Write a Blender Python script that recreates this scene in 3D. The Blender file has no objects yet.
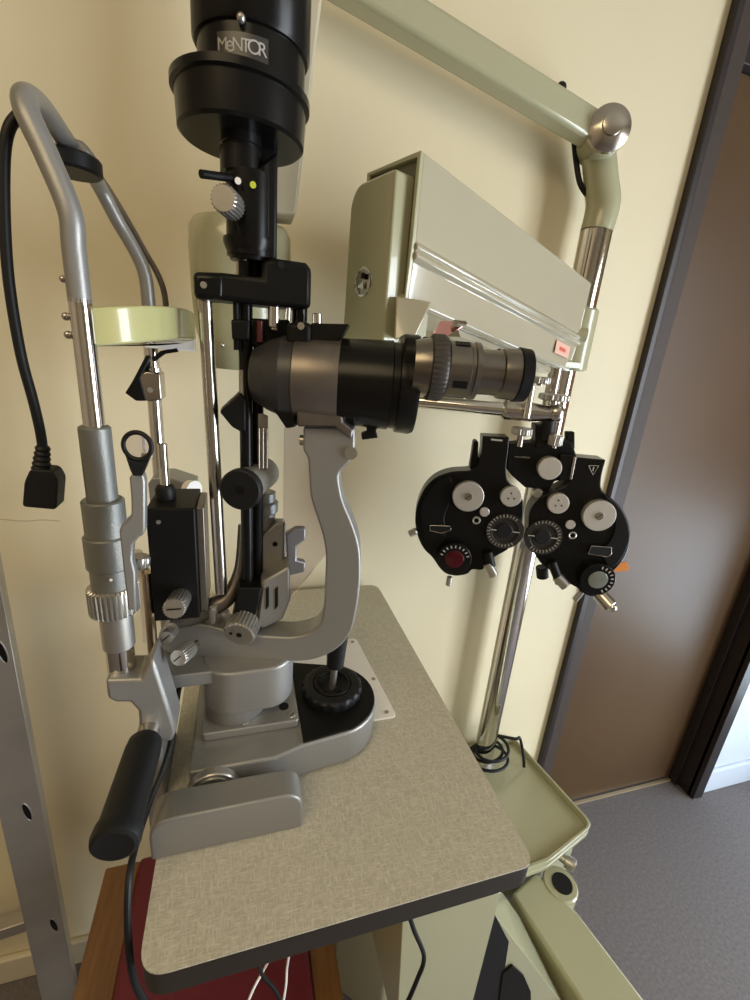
import bpy, bmesh, math, random
from mathutils import Vector, Matrix
random.seed(7)
V = Vector
C = bpy.context.scene.collection
# ------------------------------------------------------------------ camera
F = 440.0; CX, CY = 375.0, 500.0; CZ = 1.40
_v = V((-117, 1350, F)).normalized()
_d = V((-134, -155, F)); _d = (_d - _v * _d.dot(_v)).normalized()
_z = -_v; _x = _d.cross(_z)
M = Matrix((_x, _d, _z))                      # world = M @ camera(x right, y down, z forward)
EYE = V((0, 0, CZ))
def ray(px, py): return M @ V((px - CX, py - CY, F))
def PY(px, py, Y): r = ray(px, py); return EYE + r * (Y / r.y)
def PZ(px, py, z): r = ray(px, py); return EYE + r * ((z - CZ) / r.z)
def PD(px, py, d): return EYE + ray(px, py) * (d / F)
def PX(px, py, X): r = ray(px, py); return EYE + r * (X / r.x)
cam = bpy.data.cameras.new('camera'); co = bpy.data.objects.new('camera', cam); C.objects.link(co)
cam.sensor_fit = 'VERTICAL'; cam.sensor_height = 36; cam.lens = F / 1000 * 36; cam.clip_start = .02
R3 = Matrix((M @ V((1, 0, 0)), M @ V((0, -1, 0)), M @ V((0, 0, -1)))).transposed()
co.matrix_world = Matrix.Translation(EYE) @ R3.to_4x4()
bpy.context.scene.camera = co

class Frame:
    """vertical plane through O (x,y), horizontal axis u turned by ang (clockwise seen from above); n points to the room side"""
    def __init__(s, ox, oy, ang):
        a = math.radians(ang); s.o = V((ox, oy, 0)); s.u = V((math.cos(a), -math.sin(a), 0)); s.n = V((-math.sin(a), -math.cos(a), 0))
    def at(s, u, n, z): return s.o + s.u * u + s.n * n + V((0, 0, z))
    def P(s, px, py, off=0):
        r = ray(px, py); k = ((s.o + s.n * off) - EYE).dot(s.n) / r.dot(s.n); return EYE + r * k
    def r(s, px, py, w, off=0):                  # metres for w pixels there
        p = s.P(px, py, off); return w * ((M.transposed() @ (p - EYE)).z) / F
def mpx(p, w): return w * ((M.transposed() @ (p - EYE)).z) / F

# ------------------------------------------------------------------ mesh builder
class MB:
    def __init__(s): s.v = []; s.f = []
    def add(s, vs, fs):
        k = len(s.v); s.v += [V(p) for p in vs]; s.f += [tuple(i + k for i in f) for f in fs]; return s
    def box(s, c, size, u=None, v=None, w=None):
        u = V(u) if u else V((1, 0, 0)); v = V(v) if v else V((0, 1, 0)); w = V(w) if w else u.cross(v)
        c = V(c); a, b, d = [x / 2 for x in size]; P = []
        for k in (-1, 1):
            for j, i in ((-1, -1), (-1, 1), (1, 1), (1, -1)): P.append(c + u * a * i + v * b * j + w * d * k)
        return s.add(P, [(3, 2, 1, 0), (4, 5, 6, 7), (0, 1, 5, 4), (1, 2, 6, 5), (2, 3, 7, 6), (3, 0, 4, 7)])
    def box2(s, a, b):
        a = V(a); b = V(b); return s.box((a + b) / 2, [abs(x) for x in (b - a)])
    def lathe(s, p0, ax, prof, seg=48, cap=True, teeth=None):
        p0 = V(p0); ax = V(ax).normalized(); t = V((0, 0, 1)) if abs(ax.z) < .9 else V((1, 0, 0))
        e1 = ax.cross(t).normalized(); e2 = ax.cross(e1); vs = []; fs = []
        for q, (h, r) in enumerate(prof):
            for i in range(seg):
                a = 2 * math.pi * i / seg; rr = r
                if teeth and teeth[0] <= q <= teeth[1]: rr = r * (1 if (i // 2) % 2 else teeth[2])
                vs.append(p0 + ax * h + e1 * math.cos(a) * rr + e2 * math.sin(a) * rr)
        for q in range(len(prof) - 1):
            for i in range(seg):
                j = (i + 1) % seg; fs.append((q * seg + i, q * seg + j, (q + 1) * seg + j, (q + 1) * seg + i))
        if cap: fs.append(tuple(range(seg - 1, -1, -1))); fs.append(tuple((len(prof) - 1) * seg + i for i in range(seg)))
        return s.add(vs, fs)
    def cyl(s, a, b, r, r2=None, seg=32, ch=0):
        a = V(a); b = V(b); L = (b - a).length; r2 = r if r2 is None else r2
        pr = [(0, r), (L, r2)] if not ch else [(0, r - ch), (ch, r), (L - ch, r2), (L, r2 - ch)]
        return s.lathe(a, b - a, pr, seg)
    def knob(s, a, b, r, n=28, ch=.0015, dp=.93):
        a = V(a); b = V(b); L = (b - a).length
        return s.lathe(a, b - a, [(0, r * .86), (ch, r), (L - ch, r), (L, r * .86)], n * 4 if n < 40 else n * 2 // 2 * 2, teeth=(1, 2, dp))
    def ball(s, c, r, sx=1):
        pr = [(r * (1 - math.cos(math.pi * k / 14)), max(1e-5, r * math.sin(math.pi * k / 14))) for k in range(15)]
        return s.lathe(V(c) - V((0, 0, r)), (0, 0, 1), pr, 28)
    def tube(s, pts, r, seg=16, sub=6, cap=True):
        pts = [V(p) for p in pts]; rs = r if isinstance(r, (list, tuple)) else [r] * len(pts); P = []; Rr = []
        n = len(pts)
        if sub > 1 and n > 2:
            for i in range(n - 1):
                a, b, c, d = pts[max(i - 1, 0)], pts[i], pts[i + 1], pts[min(i + 2, n - 1)]
                for k in range(sub):
                    t = k / sub
                    P.append(.5 * ((2 * b) + (c - a) * t + (2 * a - 5 * b + 4 * c - d) * t * t + (3 * b - a - 3 * c + d) * t ** 3)); Rr.append(rs[i] * (1 - t) + rs[i + 1] * t)
            P.append(pts[-1]); Rr.append(rs[-1])
        else: P = pts; Rr = rs
        T = [(P[min(i + 1, len(P) - 1)] - P[max(i - 1, 0)]).normalized() for i in range(len(P))]
        e = T[0].orthogonal().normalized(); vs = []; fs = []
        for i, p in enumerate(P):
            e = (e - T[i] * e.dot(T[i])).normalized(); g = T[i].cross(e)
            for k in range(seg): a = 2 * math.pi * k / seg; vs.append(p + (e * math.cos(a) + g * math.sin(a)) * Rr[i])
        for i in range(len(P) - 1):
            for k in range(seg): j = (k + 1) % seg; fs.append((i * seg + k, i * seg + j, (i + 1) * seg + j, (i + 1) * seg + k))
        if cap: fs.append(tuple(range(seg - 1, -1, -1))); fs.append(tuple((len(P) - 1) * seg + k for k in range(seg)))
        return s.add(vs, fs)
    def prism(s, pts, vec):
        pts = [V(p) for p in pts]; vec = V(vec); n = len(pts)
        return s.add(pts + [p + vec for p in pts], [tuple(range(n)), tuple(range(2 * n - 1, n - 1, -1))] + [(i, (i + 1) % n, n + (i + 1) % n, n + i) for i in range(n)])
    def torus(s, c, ax, R, r, seg=48, rs=12):
        c = V(c); ax = V(ax).normalized(); e = ax.orthogonal().normalized(); g = ax.cross(e); vs = []; fs = []
        for i in range(seg):
            a = 2 * math.pi * i / seg; d = e * math.cos(a) + g * math.sin(a)
            for k in range(rs): b = 2 * math.pi * k / rs; vs.append(c + d * (R + r * math.cos(b)) + ax * r * math.sin(b))
        for i in range(seg):
            for k in range(rs):
                j = (i + 1) % seg; l = (k + 1) % rs; fs.append((i * rs + k, j * rs + k, j * rs + l, i * rs + l))
        return s.add(vs, fs)

def rounded(pts, r, n=5, only=None):
    """round the corners of a closed polygon of 3-D points"""
    out = []; N = len(pts); pts = [V(p) for p in pts]
    for i in range(N):
        p, a, b = pts[i], pts[i - 1], pts[(i + 1) % N]; rr = r[i] if isinstance(r, (list, tuple)) else r
        if rr <= 0: out.append(p); continue
        da, db = (a - p), (b - p); k = min(rr, da.length * .48, db.length * .48); s0 = p + da.normalized() * k; s1 = p + db.normalized() * k
        for q in range(n + 1): t = q / n; out.append(s0 * (1 - t) ** 2 + p * 2 * t * (1 - t) + s1 * t * t)
    return out
def spline(pts, sub=5, closed=True):
    pts = [V(p) for p in pts]; n = len(pts); out = []
    for i in range(n):
        a, b, c, d = pts[i - 1], pts[i], pts[(i + 1) % n], pts[(i + 2) % n]
        for k in range(sub):
            t = k / sub; out.append(.5 * ((2 * b) + (c - a) * t + (2 * a - 5 * b + 4 * c - d) * t * t + (3 * b - a - 3 * c + d) * t ** 3))
    return out

def root_loc(o):
    p = V((0, 0, 0))
    while o: p += o.location; o = o.parent
    return p
def part(name, mb, mat, parent=None, bevel=0, seg=2, label=None, ang=35, kind=None):
    me = bpy.data.meshes.new(name); L = root_loc(parent) if parent else V((0, 0, 0))
    me.from_pydata([tuple(p - L) for p in mb.v], [], mb.f); bm = bmesh.new(); bm.from_mesh(me)
    bmesh.ops.recalc_face_normals(bm, faces=bm.faces); bm.to_mesh(me); bm.free()
    for p in me.polygons: p.use_smooth = True
    me.set_sharp_from_angle(angle=math.radians(ang)); me.materials.append(mat)
    o = bpy.data.objects.new(name, me); C.objects.link(o); o.parent = parent
    if bevel:
        b = o.modifiers.new('bevel', 'BEVEL'); b.width = bevel; b.segments = seg; b.limit_method = 'ANGLE'; b.angle_limit = math.radians(40); b.harden_normals = False
    if label: o['label'] = label
    if kind: o['kind'] = kind
    return o
def tag(o, label, cat, group=None):
    o['label'] = label; o['category'] = cat
    if group: o['group'] = group
    return o
def thing(name, loc, label, cat, group=None):
    o = bpy.data.objects.new(name, None); C.objects.link(o); o.location = loc; o.empty_display_size = .05; return tag(o, label, cat, group)
def text(name, s, size, p, u, up, mat, parent, ext=.0002):
    cu = bpy.data.curves.new(name, 'FONT'); cu.body = s; cu.size = size; cu.align_x = 'CENTER'; cu.align_y = 'CENTER'; cu.extrude = ext
    cu.materials.append(mat); o = bpy.data.objects.new(name, cu); C.objects.link(o); u = V(u).normalized(); up = V(up); w = u.cross(up).normalized(); up = w.cross(u)
    o_ = o; me = bpy.data.meshes.new_from_object(o_); me.materials.clear(); me.materials.append(mat); bpy.data.objects.remove(o_); o = bpy.data.objects.new(name, me); C.objects.link(o)
    mw = Matrix((u, up, w)).transposed().to_4x4(); o.parent = parent; o.matrix_local = Matrix.Translation(V(p) - root_loc(parent)) @ mw; return o

# ------------------------------------------------------------------ materials
def mat(name, col, rough=.5, metal=0, **k):
    m = bpy.data.materials.new(name); m.use_nodes = True; nt = m.node_tree; b = nt.nodes['Principled BSDF']
    b.inputs['Base Color'].default_value = (*col, 1); b.inputs['Roughness'].default_value = rough; b.inputs['Metallic'].default_value = metal
    for a, v in k.items():
        n = {'coat': 'Coat Weight', 'trans': 'Transmission Weight', 'ior': 'IOR', 'sss': 'Subsurface Weight', 'coatr': 'Coat Roughness', 'spec': 'Specular IOR Level', 'alpha': 'Alpha'}.get(a)
        if n: b.inputs[n].default_value = v
    nz = k.get('noise')
    tc = nt.nodes.new('ShaderNodeTexCoord')
    if nz:                                       # (scale, colour2, amount)
        n = nt.nodes.new('ShaderNodeTexNoise'); n.inputs['Scale'].default_value = nz[0]; n.inputs['Detail'].default_value = 6
        mx = nt.nodes.new('ShaderNodeMix'); mx.data_type = 'RGBA'; mx.inputs[6].default_value = (*col, 1); mx.inputs[7].default_value = (*nz[1], 1)
        rp = nt.nodes.new('ShaderNodeMapRange'); rp.inputs[1].default_value = .35; rp.inputs[2].default_value = .7; rp.inputs[4].default_value = nz[2]
        if k.get('stretch'):
            mp = nt.nodes.new('ShaderNodeMapping'); mp.inputs['Scale'].default_value = k['stretch']; nt.links.new(tc.outputs['Object'], mp.inputs[0]); nt.links.new(mp.outputs[0], n.inputs['Vector'])
        else: nt.links.new(tc.outputs['Object'], n.inputs['Vector'])
        nt.links.new(n.outputs['Fac'], rp.inputs[0]); nt.links.new(rp.outputs[0], mx.inputs[0]); nt.links.new(mx.outputs[2], b.inputs['Base Color'])
    bp = k.get('bump')
    if bp:                                       # (scale, strength)
        n2 = nt.nodes.new('ShaderNodeTexNoise'); n2.inputs['Scale'].default_value = bp[0]; n2.inputs['Detail'].default_value = 3
        nt.links.new(tc.outputs['Object'], n2.inputs['Vector']); bu = nt.nodes.new('ShaderNodeBump'); bu.inputs['Strength'].default_value = bp[1]; bu.inputs['Distance'].default_value = .001
        nt.links.new(n2.outputs['Fac'], bu.inputs['Height']); nt.links.new(bu.outputs[0], b.inputs['Normal'])
    return m
SILVER = mat('hammered_silver_paint', (.29, .282, .265), .40, .5, bump=(900, .12))
SILVERS = mat('satin_aluminium', (.46, .44, .40), .33, .85)
GREYB = mat('brushed_gunmetal', (.17, .148, .13), .36, .8, noise=(60, (.24, .21, .18), .5))
CHROME = mat('chrome', (.68, .655, .62), .10, 1)
CHROMEB = mat('dull_nickel', (.50, .46, .41), .22, 1)
BLACK = mat('black_enamel', (.006, .0055, .005), .26, 0, spec=.22, noise=(500, (.009, .008, .007), .2))
BLACKM = mat('black_satin', (.006, .0055, .005), .45, 0, spec=.18)
RUBBER = mat('black_rubber', (.007, .007, .0075), .5, 0, spec=.3)
GREEN = mat('pale_green_enamel', (.40, .39, .25), .22, 0, coat=.4)
BEIGE = mat('cream_enamel', (.42, .385, .28), .12, 0, coat=.8)
POSTM = mat('beige_enamel', (.50, .45, .33), .4)
YPLAS = mat('yellowed_plastic', (.53, .47, .22), .25, 0, coat=.4, sss=.25)
WHITE = mat('white_plastic', (.85, .81, .76), .35)
REDG = mat('dark_red_lens', (.06, .005, .008), .12, 0, spec=.3)
GLASS = mat('lens_glass', (.85, .88, .85), .03, 0, trans=1, ior=1.5)
PLEXI = mat('clear_acrylic', (.80, .76, .80), .02, 0, trans=1, ior=1.49)
MIRROR = mat('mirror', (.88, .88, .86), .02, 1)
WOOD = mat('varnished_wood', (.19, .085, .022), .4, 0, noise=(9, (.11, .045, .012), .8), stretch=(14, 1.2, 14), coat=.3)
REDF = mat('dark_red_vinyl', (.11, .004, .014), .5, bump=(300, .2))
WALL = mat('cream_wall_paint', (.75, .67, .465), .6, bump=(220, .05), noise=(2.5, (.73, .65, .45), .6))
WALL2 = mat('skylight_tinted_wall', (.66, .71, .80), .6, bump=(220, .05))  # blue skylight on the alcove wall is mixed into this base colour
DOORM = mat('brown_door_varnish', (.092, .052, .024), .42, 0, noise=(3, (.12, .070, .032), .6), spec=.28)
TRIMM = mat('dark_brown_trim', (.060, .045, .038), .55, spec=.25)
TRIMD = mat('dark_trim_edge', (.018, .012, .012), .45)
CARPET = mat('grey_carpet', (.13, .114, .112), .95, 0, noise=(130, (.20, .175, .172), .7), bump=(400, .4))
CEIL = mat('tan_ceiling', (.50, .45, .36), .8); DIMW = mat('tan_wall_paint', (.34, .28, .20), .7)
SKIRT = mat('cream_skirting', (.66, .60, .46), .4)
STRIP = mat('brass_threshold', (.62, .50, .33), .4, .6)
DARKE = mat('dark_brown_edge_band', (.020, .016, .012), .45)
ALU = mat('weathered_aluminium', (.50, .48, .44), .4, .75, noise=(12, (.38, .37, .35), .7))
WIREW = mat('white_cable', (.8, .8, .8), .4)
MARK = mat('engraved_white', (.42, .40, .37), .5)
LABELG = mat('grey_nameplate', (.055, .052, .05), .3, .3)
REDL = mat('red_label', (.65, .12, .08), .4)
PINKL = mat('pink_label', (.75, .45, .34), .4)
YDOT = mat('yellow_dot', (.55, .6, .05), .4)
DIAL = mat('dial_aluminium', (.62, .58, .52), .4, .6)
# laminate: fine woven linen pattern
def laminate():
    m = bpy.data.materials.new('linen_laminate'); m.use_nodes = True; nt = m.node_tree; b = nt.nodes['Principled BSDF']; tc = nt.nodes.new('ShaderNodeTexCoord')
    outs = []
    for sc in ((95, 620, 1), (620, 95, 1)):
        mp = nt.nodes.new('ShaderNodeMapping'); mp.inputs['Scale'].default_value = sc; mp.inputs['Rotation'].default_value = (0, 0, 0); nt.links.new(tc.outputs['Object'], mp.inputs[0])
        n = nt.nodes.new('ShaderNodeTexNoise'); n.inputs['Scale'].default_value = 1.6; n.inputs['Detail'].default_value = 3; nt.links.new(mp.outputs[0], n.inputs['Vector']); outs.append(n)
    a = nt.nodes.new('ShaderNodeMath'); a.operation = 'MAXIMUM'; nt.links.new(outs[0].outputs['Fac'], a.inputs[0]); nt.links.new(outs[1].outputs['Fac'], a.inputs[1])
    cr = nt.nodes.new('ShaderNodeValToRGB'); cr.color_ramp.elements[0].position = .44; cr.color_ramp.elements[0].color = (.43, .40, .31, 1); cr.color_ramp.elements[1].position = .74; cr.color_ramp.elements[1].color = (.64, .60, .50, 1)
    nt.links.new(a.outputs[0], cr.inputs[0]); nt.links.new(cr.outputs[0], b.inputs['Base Color']); b.inputs['Roughness'].default_value = .42
    bu = nt.nodes.new('ShaderNodeBump'); bu.inputs['Strength'].default_value = .15; bu.inputs['Distance'].default_value = .0005; nt.links.new(a.outputs[0], bu.inputs['Height']); nt.links.new(bu.outputs[0], b.inputs['Normal'])
    return m
LAM = laminate()

# ------------------------------------------------------------------ room
def struct(name, mb, m, bevel=0): o = part(name, mb, m, None, bevel); o['kind'] = 'structure'; return o
XL, XR, YB, YW, H = -1.9, 2.05, -3.0, .79, 2.6
DX0, DX1, DY, DTOP = .865, 1.52, .855, 1.99
TT = 2.45
struct('floor', MB().box2((XL - .1, YB - .1, -.1), (XR + .1, YW + .3, 0)), CARPET)
struct('ceiling', MB().box2((XL - .1, YB - .1, H), (XR + .1, YW + .3, H + .1)), CEIL)
w = MB(); w.box2((XL - .1, YW, 0), (DX0, YW + .12, H)); w.box2((DX0, YW, TT), (DX1, YW + .12, H)); struct('wall_back', w, WALL)
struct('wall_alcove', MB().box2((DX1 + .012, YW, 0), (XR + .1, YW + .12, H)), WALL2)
struct('wall_left', MB().box2((XL - .1, YB, 0), (XL, YW, H)), DIMW)
# right wall with window opening and an added low opening for blue fill; rear wall
WY0, WY1, WZ0, WZ1 = -1.40, -.25, .10, 2.00
w = MB(); w.box2((XR, YB, 0), (XR + .1, WY0, H)); w.box2((XR, WY1, 0), (XR + .1, -.10, H)); w.box2((XR, -.10, 0), (XR + .1, .64, .14)); w.box2((XR, -.10, .86), (XR + .1, .64, H)); w.box2((XR, .64, 0), (XR + .1, YW, H)); w.box2((XR, WY0, 0), (XR + .1, WY1, WZ0)); w.box2((XR, WY0, WZ1), (XR + .1, WY1, H)); struct('wall_right', w, WALL)
struct('reflection_panel', MB().box2((XR - .02, WY1 + .03, .90), (XR, YW - .05, 1.78)), mat('orange_reflector', (.80, .40, .22), .5, noise=(4, (.72, .34, .18), .6), stretch=(1, 8, 1)))  # unseen panel, added so the projector's side mirrors something orange
struct('wall_front', MB().box2((XL - .1, YB - .1, 0), (XR + .1, YB, H)), DIMW)
w = MB()
for a, b in (((WY0), (WY0 + .05)), ((WY1 - .05), WY1), ((WY0 + WY1) / 2 - .025, (WY0 + WY1) / 2 + .025)): w.box2((XR + .02, a, WZ0), (XR + .07, b, WZ1))
w.box2((XR + .02, WY0, WZ0), (XR + .07, WY1, WZ0 + .05)); w.box2((XR + .02, WY0, WZ1 - .05), (XR + .07, WY1, WZ1)); struct('window_1', w, WHITE)
# baseboards
struct('baseboard_back', MB().box2((XL, YW - .014, 0), (.82, YW, .075)), SKIRT, .004)
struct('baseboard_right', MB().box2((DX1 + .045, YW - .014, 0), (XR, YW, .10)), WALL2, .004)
# door leaf, frame
d = part('door_1', MB().box2((DX0, DY, .012), (DX1, DY + .04, DTOP)), DOORM, None, .002); d['kind'] = 'structure'
fr = MB()
fr.box2((.828, YW - .012, 0), (DX0, YW, TT + .04)); struct('trim_1', fr, TRIMM, .002)
struct('trim_2', MB().box2((.813, YW - .016, 0), (.828, YW, TT + .04)), TRIMD, .002)
fr = MB(); fr.box2((DX1 - .0, YW - .012, 0), (DX1 + .012, DY + .04, TT)); fr.box2((DX1 - .014, YW + .035, 0), (DX1, DY + .0, TT)); fr.box2((DX1 + .0, YW - .024, 0), (DX1 + .045, YW, TT + .04)); struct('trim_3', fr, TRIMD, .002)
fr = MB(); fr.box2((DX0 - .01, YW + .0, 0), (DX0, DY + .04, TT)); fr.box2((DX0, DY - .02, DTOP), (DX1, DY + .04, DTOP + .045)); fr.box2((DX0, YW, TT - .02), (DX1, DY + .04, TT)); struct('trim_4', fr, TRIMD, .002)
struct('window_2', MB().box2((DX0, DY + .01, DTOP + .045), (DX1, DY + .014, TT - .02)), MIRROR)
struct('trim_5', MB().box2((DX0, DY - .012, 0), (DX1, DY - .003, .006)), STRIP)
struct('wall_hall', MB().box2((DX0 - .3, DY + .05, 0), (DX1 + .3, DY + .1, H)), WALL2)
# hairline crack in the paint at left
a = PY(0, 519, YW); b = PY(60, 521, YW)
struct('trim_6', MB().tube([a + V((0, -.0004, 0)), a.lerp(b, .4) + V((0, -.0004, -.002)), a.lerp(b, .7) + V((0, -.0004, .001)), b + V((0, -.0004, 0))], .0007, 6), mat('crack_line', (.5, .43, .3), .8))

# ------------------------------------------------------------------ instrument table
T = .95
tb = thing('instrument_table', (.09, .5, 0), 'small slit lamp table with woven beige laminate top and dark edge', 'table')
x0, x1, y0, y1 = -.079, .266, .229, .775
out = rounded([V((x0, y0, T)), V((x1, y0, T)), V((x1, y1, T)), V((x0, y1, T))], [.022, .015, .022, .022], 8)
ctr = V(((x0 + x1) / 2, (y0 + y1) / 2, 0))
part('tabletop', MB().prism([p + V((0, 0, -.0015)) for p in out], (0, 0, .0015)), LAM, tb)
part('edge_band', MB().prism([p + V((0, 0, -.0285)) for p in out], (0, 0, .027)), DARKE, tb, .002, label='dark brown edge band')
part('bracket', MB().box2((.02, .67, T - .05), (.2, .74, T - .0287)), GREEN, tb, .003)
part('pedestal', MB().box2((.18, .68, 0.0), (.23, .73, T - .0287)), GREEN, tb, .004)
part('foot', MB().box2((.155, .62, 0.0), (.25, .77, .04)), GREEN, tb, .006)
sp = thing('switch_plate', (.15, .5, T), 'thin white rectangular plate screwed flat to the table under the round joystick end', 'plate')
pq = rounded([V((.05, .427, T)), V((.192, .427, T)), V((.178, .60, T)), V((.05, .60, T))], .008)
part('plate', MB().prism([p + V((0, 0, .0003)) for p in pq], (0, 0, .0028)), WHITE, sp, .0006)
for q in ((.180, .436), (.180, .50), (.170, .590)): part('screw', MB().cyl((q[0], q[1], T + .003), (q[0], q[1], T + .0042), .0028, seg=16), CHROMEB, sp)

rc = thing('rail_cover', (-.015, .325, T), 'silver round-cornered cover block on the near left part of the laminate table', 'cover')
yy = .3125
A = [V((-.083, yy, T + .0005)), V((.053, yy, T + .0005)), V((.053, yy, T + .047)), V((-.083, yy, T + .047))]
part('shell', MB().prism(rounded(A, [0, 0, .021, .021], 8), (0, .030, 0)), SILVER, rc, .0025, 3)

# ------------------------------------------------------------------ slit lamp
AX, AY = .003, .435
S0 = Frame(AX, AY, 0); S = Frame(AX, AY, 15); S20 = Frame(AX, AY, 21)
sl = thing('slit_lamp', (AX, AY, T), 'silver and black slit lamp microscope with black lamp housing, standing on the laminate table', 'microscope')
b0 = T + .004; bt = T + .047
pl = [V((-.054, .357, 0)), V((.030, .357, 0)), V((.060, .3665, 0))]
cxx, cyy, rr_ = .099, .430, .058
for k in range(15): a = math.radians(-80 + 160 * k / 14); pl.append(V((cxx + rr_ * math.cos(a), cyy + rr_ * math.sin(a), 0)))
pl += [V((.055, .508, 0)), V((-.054, .508, 0))]
part('base', MB().prism([p + V((0, 0, b0)) for p in pl], (0, 0, bt - b0)), SILVER, sl, .003, 3)
blk = [V((.060, .3685, 0))] + [V((cxx + (rr_ - .0015) * math.cos(math.radians(-72 + 150 * k / 15)), cyy + (rr_ - .0015) * math.sin(math.radians(-72 + 150 * k / 15)), 0)) for k in range(16)] + [V((.060, .500, 0))]
part('cover_plate', MB().prism([p + V((0, 0, bt)) for p in blk], (0, 0, .0025)), BLACKM, sl, .0005, label='black plate around the joystick')
part('raised_plate', MB().prism(rounded([V((-.045, .392, bt)), V((.058, .392, bt)), V((.058, .500, bt)), V((-.045, .500, bt))], [.006, .006, .006, .006]), (0, 0, .010)), SILVER, sl, .0015, 3)
zt = bt + .010
for q in ((.000, .400), (.051, .400), (.048, .470)):
    s_ = part('screw', MB().cyl((q[0], q[1], zt), (q[0], q[1], zt + .0015), .0043, seg=20, ch=.0004), SILVERS, sl); part('slot', MB().box((q[0], q[1], zt + .0016), (.0072, .0009, .0004), u=V((.7, .7, 0)), v=V((-.7, .7, 0))), BLACKM, s_)
for q in ((.043, .415), (.043, .442)): part('plug', MB().cyl((q[0], q[1], zt), (q[0], q[1], zt + .001), .0055, seg=24), BLACKM, sl, label='black round plug')
# roller behind the rail cover
part('roller', MB().cyl((-.031, .346, T + .027), (-.031, .3555, T + .027), .025, ch=.001, seg=48).cyl((-.031, .345, T + .027), (-.031, .346, T + .027), .02, seg=40), SILVERS, sl)
part('axle', MB().cyl((-.031, .345, T + .027), (-.031, .3445, T + .027), .012, seg=24), SILVER, sl)
# joystick
jx, jy = .104, .437
part('joystick_ring', MB().lathe((jx, jy, bt + .0025), (0, 0, 1), [(0, .0355), (.002, .037), (.010, .037), (.0125, .034), (.0135, .030), (.0125, .024), (.006, .019), (.003, .010)], 72, teeth=(1, 2, .955)), RUBBER, sl, label='knurled black ring around the joystick')
part('ring_insert', MB().torus((jx, jy, bt + .0145), (0, 0, 1), .0205, .0022), BLACKM, sl)
part('joystick', MB().cyl((jx, jy, bt + .0055), (jx, jy, bt + .008), .010).lathe((jx + .002, jy, bt + .040), (.03, 0, 1), [(0, .0085), (.002, .0105), (.05, .0125), (.07, .0135), (.076, .010)], 32), RUBBER, sl)
part('joystick_pin', MB().cyl((jx, jy, bt + .006), (jx + .0018, jy, bt + .0425), .0042, seg=24), SILVERS, sl, label='steel joystick pin')
# column
P1 = PZ(228, 712, zt)
cc = V((P1.x, P1.y + .012, 0)); print('column', cc)
cc = V((-.005, .430, 0))
part('lower_column', MB().lathe((-.010, cc.y, zt), (0, 0, 1), [(0, .0325), (.002, .0338), (.05, .0338)], 48), SILVER, sl)
part('boss', MB().lathe((.036, .437, zt), (0, 0, 1), [(0, .013), (.002, .014), (.05, .014)], 32), SILVER, sl)
hz0, hz1 = T + .073, T + .127
hp = []
for k in range(13): a = math.radians(90 + 180 * k / 12); hp.append(V((-.010 + .0345 * math.cos(a), .430 + .0345 * math.sin(a), 0)))
for k in range(13): a = math.radians(-90 + 180 * k / 12); hp.append(V((.024 + .030 * math.cos(a), .430 + .033 * math.sin(a), 0)))
part('housing', MB().prism([p + V((0, 0, hz0)) for p in hp], (0, 0, hz1 - hz0)), SILVER, sl, .003, 3)
# lower swing arm (tongue to the left)
la = rounded([V((-.098, .404, T + .110)), V((.02, .404, T + .110)), V((.02, .458, T + .110)), V((-.098, .458, T + .110))], [.02, .004, .004, .02])
part('swing_plate', MB().prism(la, (0, 0, .016)), SILVER, sl, .002, 3)
# microscope arm traced in its own vertical plane
o = -.014 
outl = [(303, 427), (355, 427), (355, 448), (352, 460), (338, 474), (342, 500), (352, 522), (360, 546), (361, 576), (358, 605), (352, 633), (338, 650), (314, 661), (256, 663), (200, 658), (174, 655), (158, 650), (157, 640), (160, 628), (172, 622), (205, 624), (230, 632), (256, 636), (293, 638), (312, 633), (321, 624), (324, 605), (326, 555), (323, 536), (310, 497), (308, 458), (303, 451)]
def arm_pts(off): return [S.P(x, y, off) for x, y in outl]
AP = arm_pts(.016); AP = rounded(AP, [.003, .003, .006, .006] + [.05] * 6 + [.03] * 3 + [.05] * 4 + [.01, .01, .01, .03] + [.03] * 10 + [.006] * 8, 4) if False else rounded(AP, [.003, .003, .005, .005, .006] + [.05] * (len(AP) - 8) + [.008, .004, .003], 4)
part('microscope_arm', MB().prism(AP, -S.n * .032), SILVER, sl, .003, 3)
part('arm_screw', MB().cyl(S.P(351, 453, .0165), S.P(351, 453, .0165) + S.n * .0015, .006, seg=20), SILVERS, sl)
part('shield_screw', MB().cyl(S.P(300, 440, .004), S.P(300, 440, .004) + S.u * .006, .005, seg=20), SILVERS, sl)
# breath shield
sh = [(284, 424), (300, 420), (322, 430), (330, 500), (327, 553), (286, 604), (282, 598)]
part('breath_shield', MB().prism(rounded([S.P(x, y, -.019) for x, y in sh], .006, 3), -S.n * .003), PLEXI, sl, .0006, label='clear acrylic breath shield')
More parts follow.
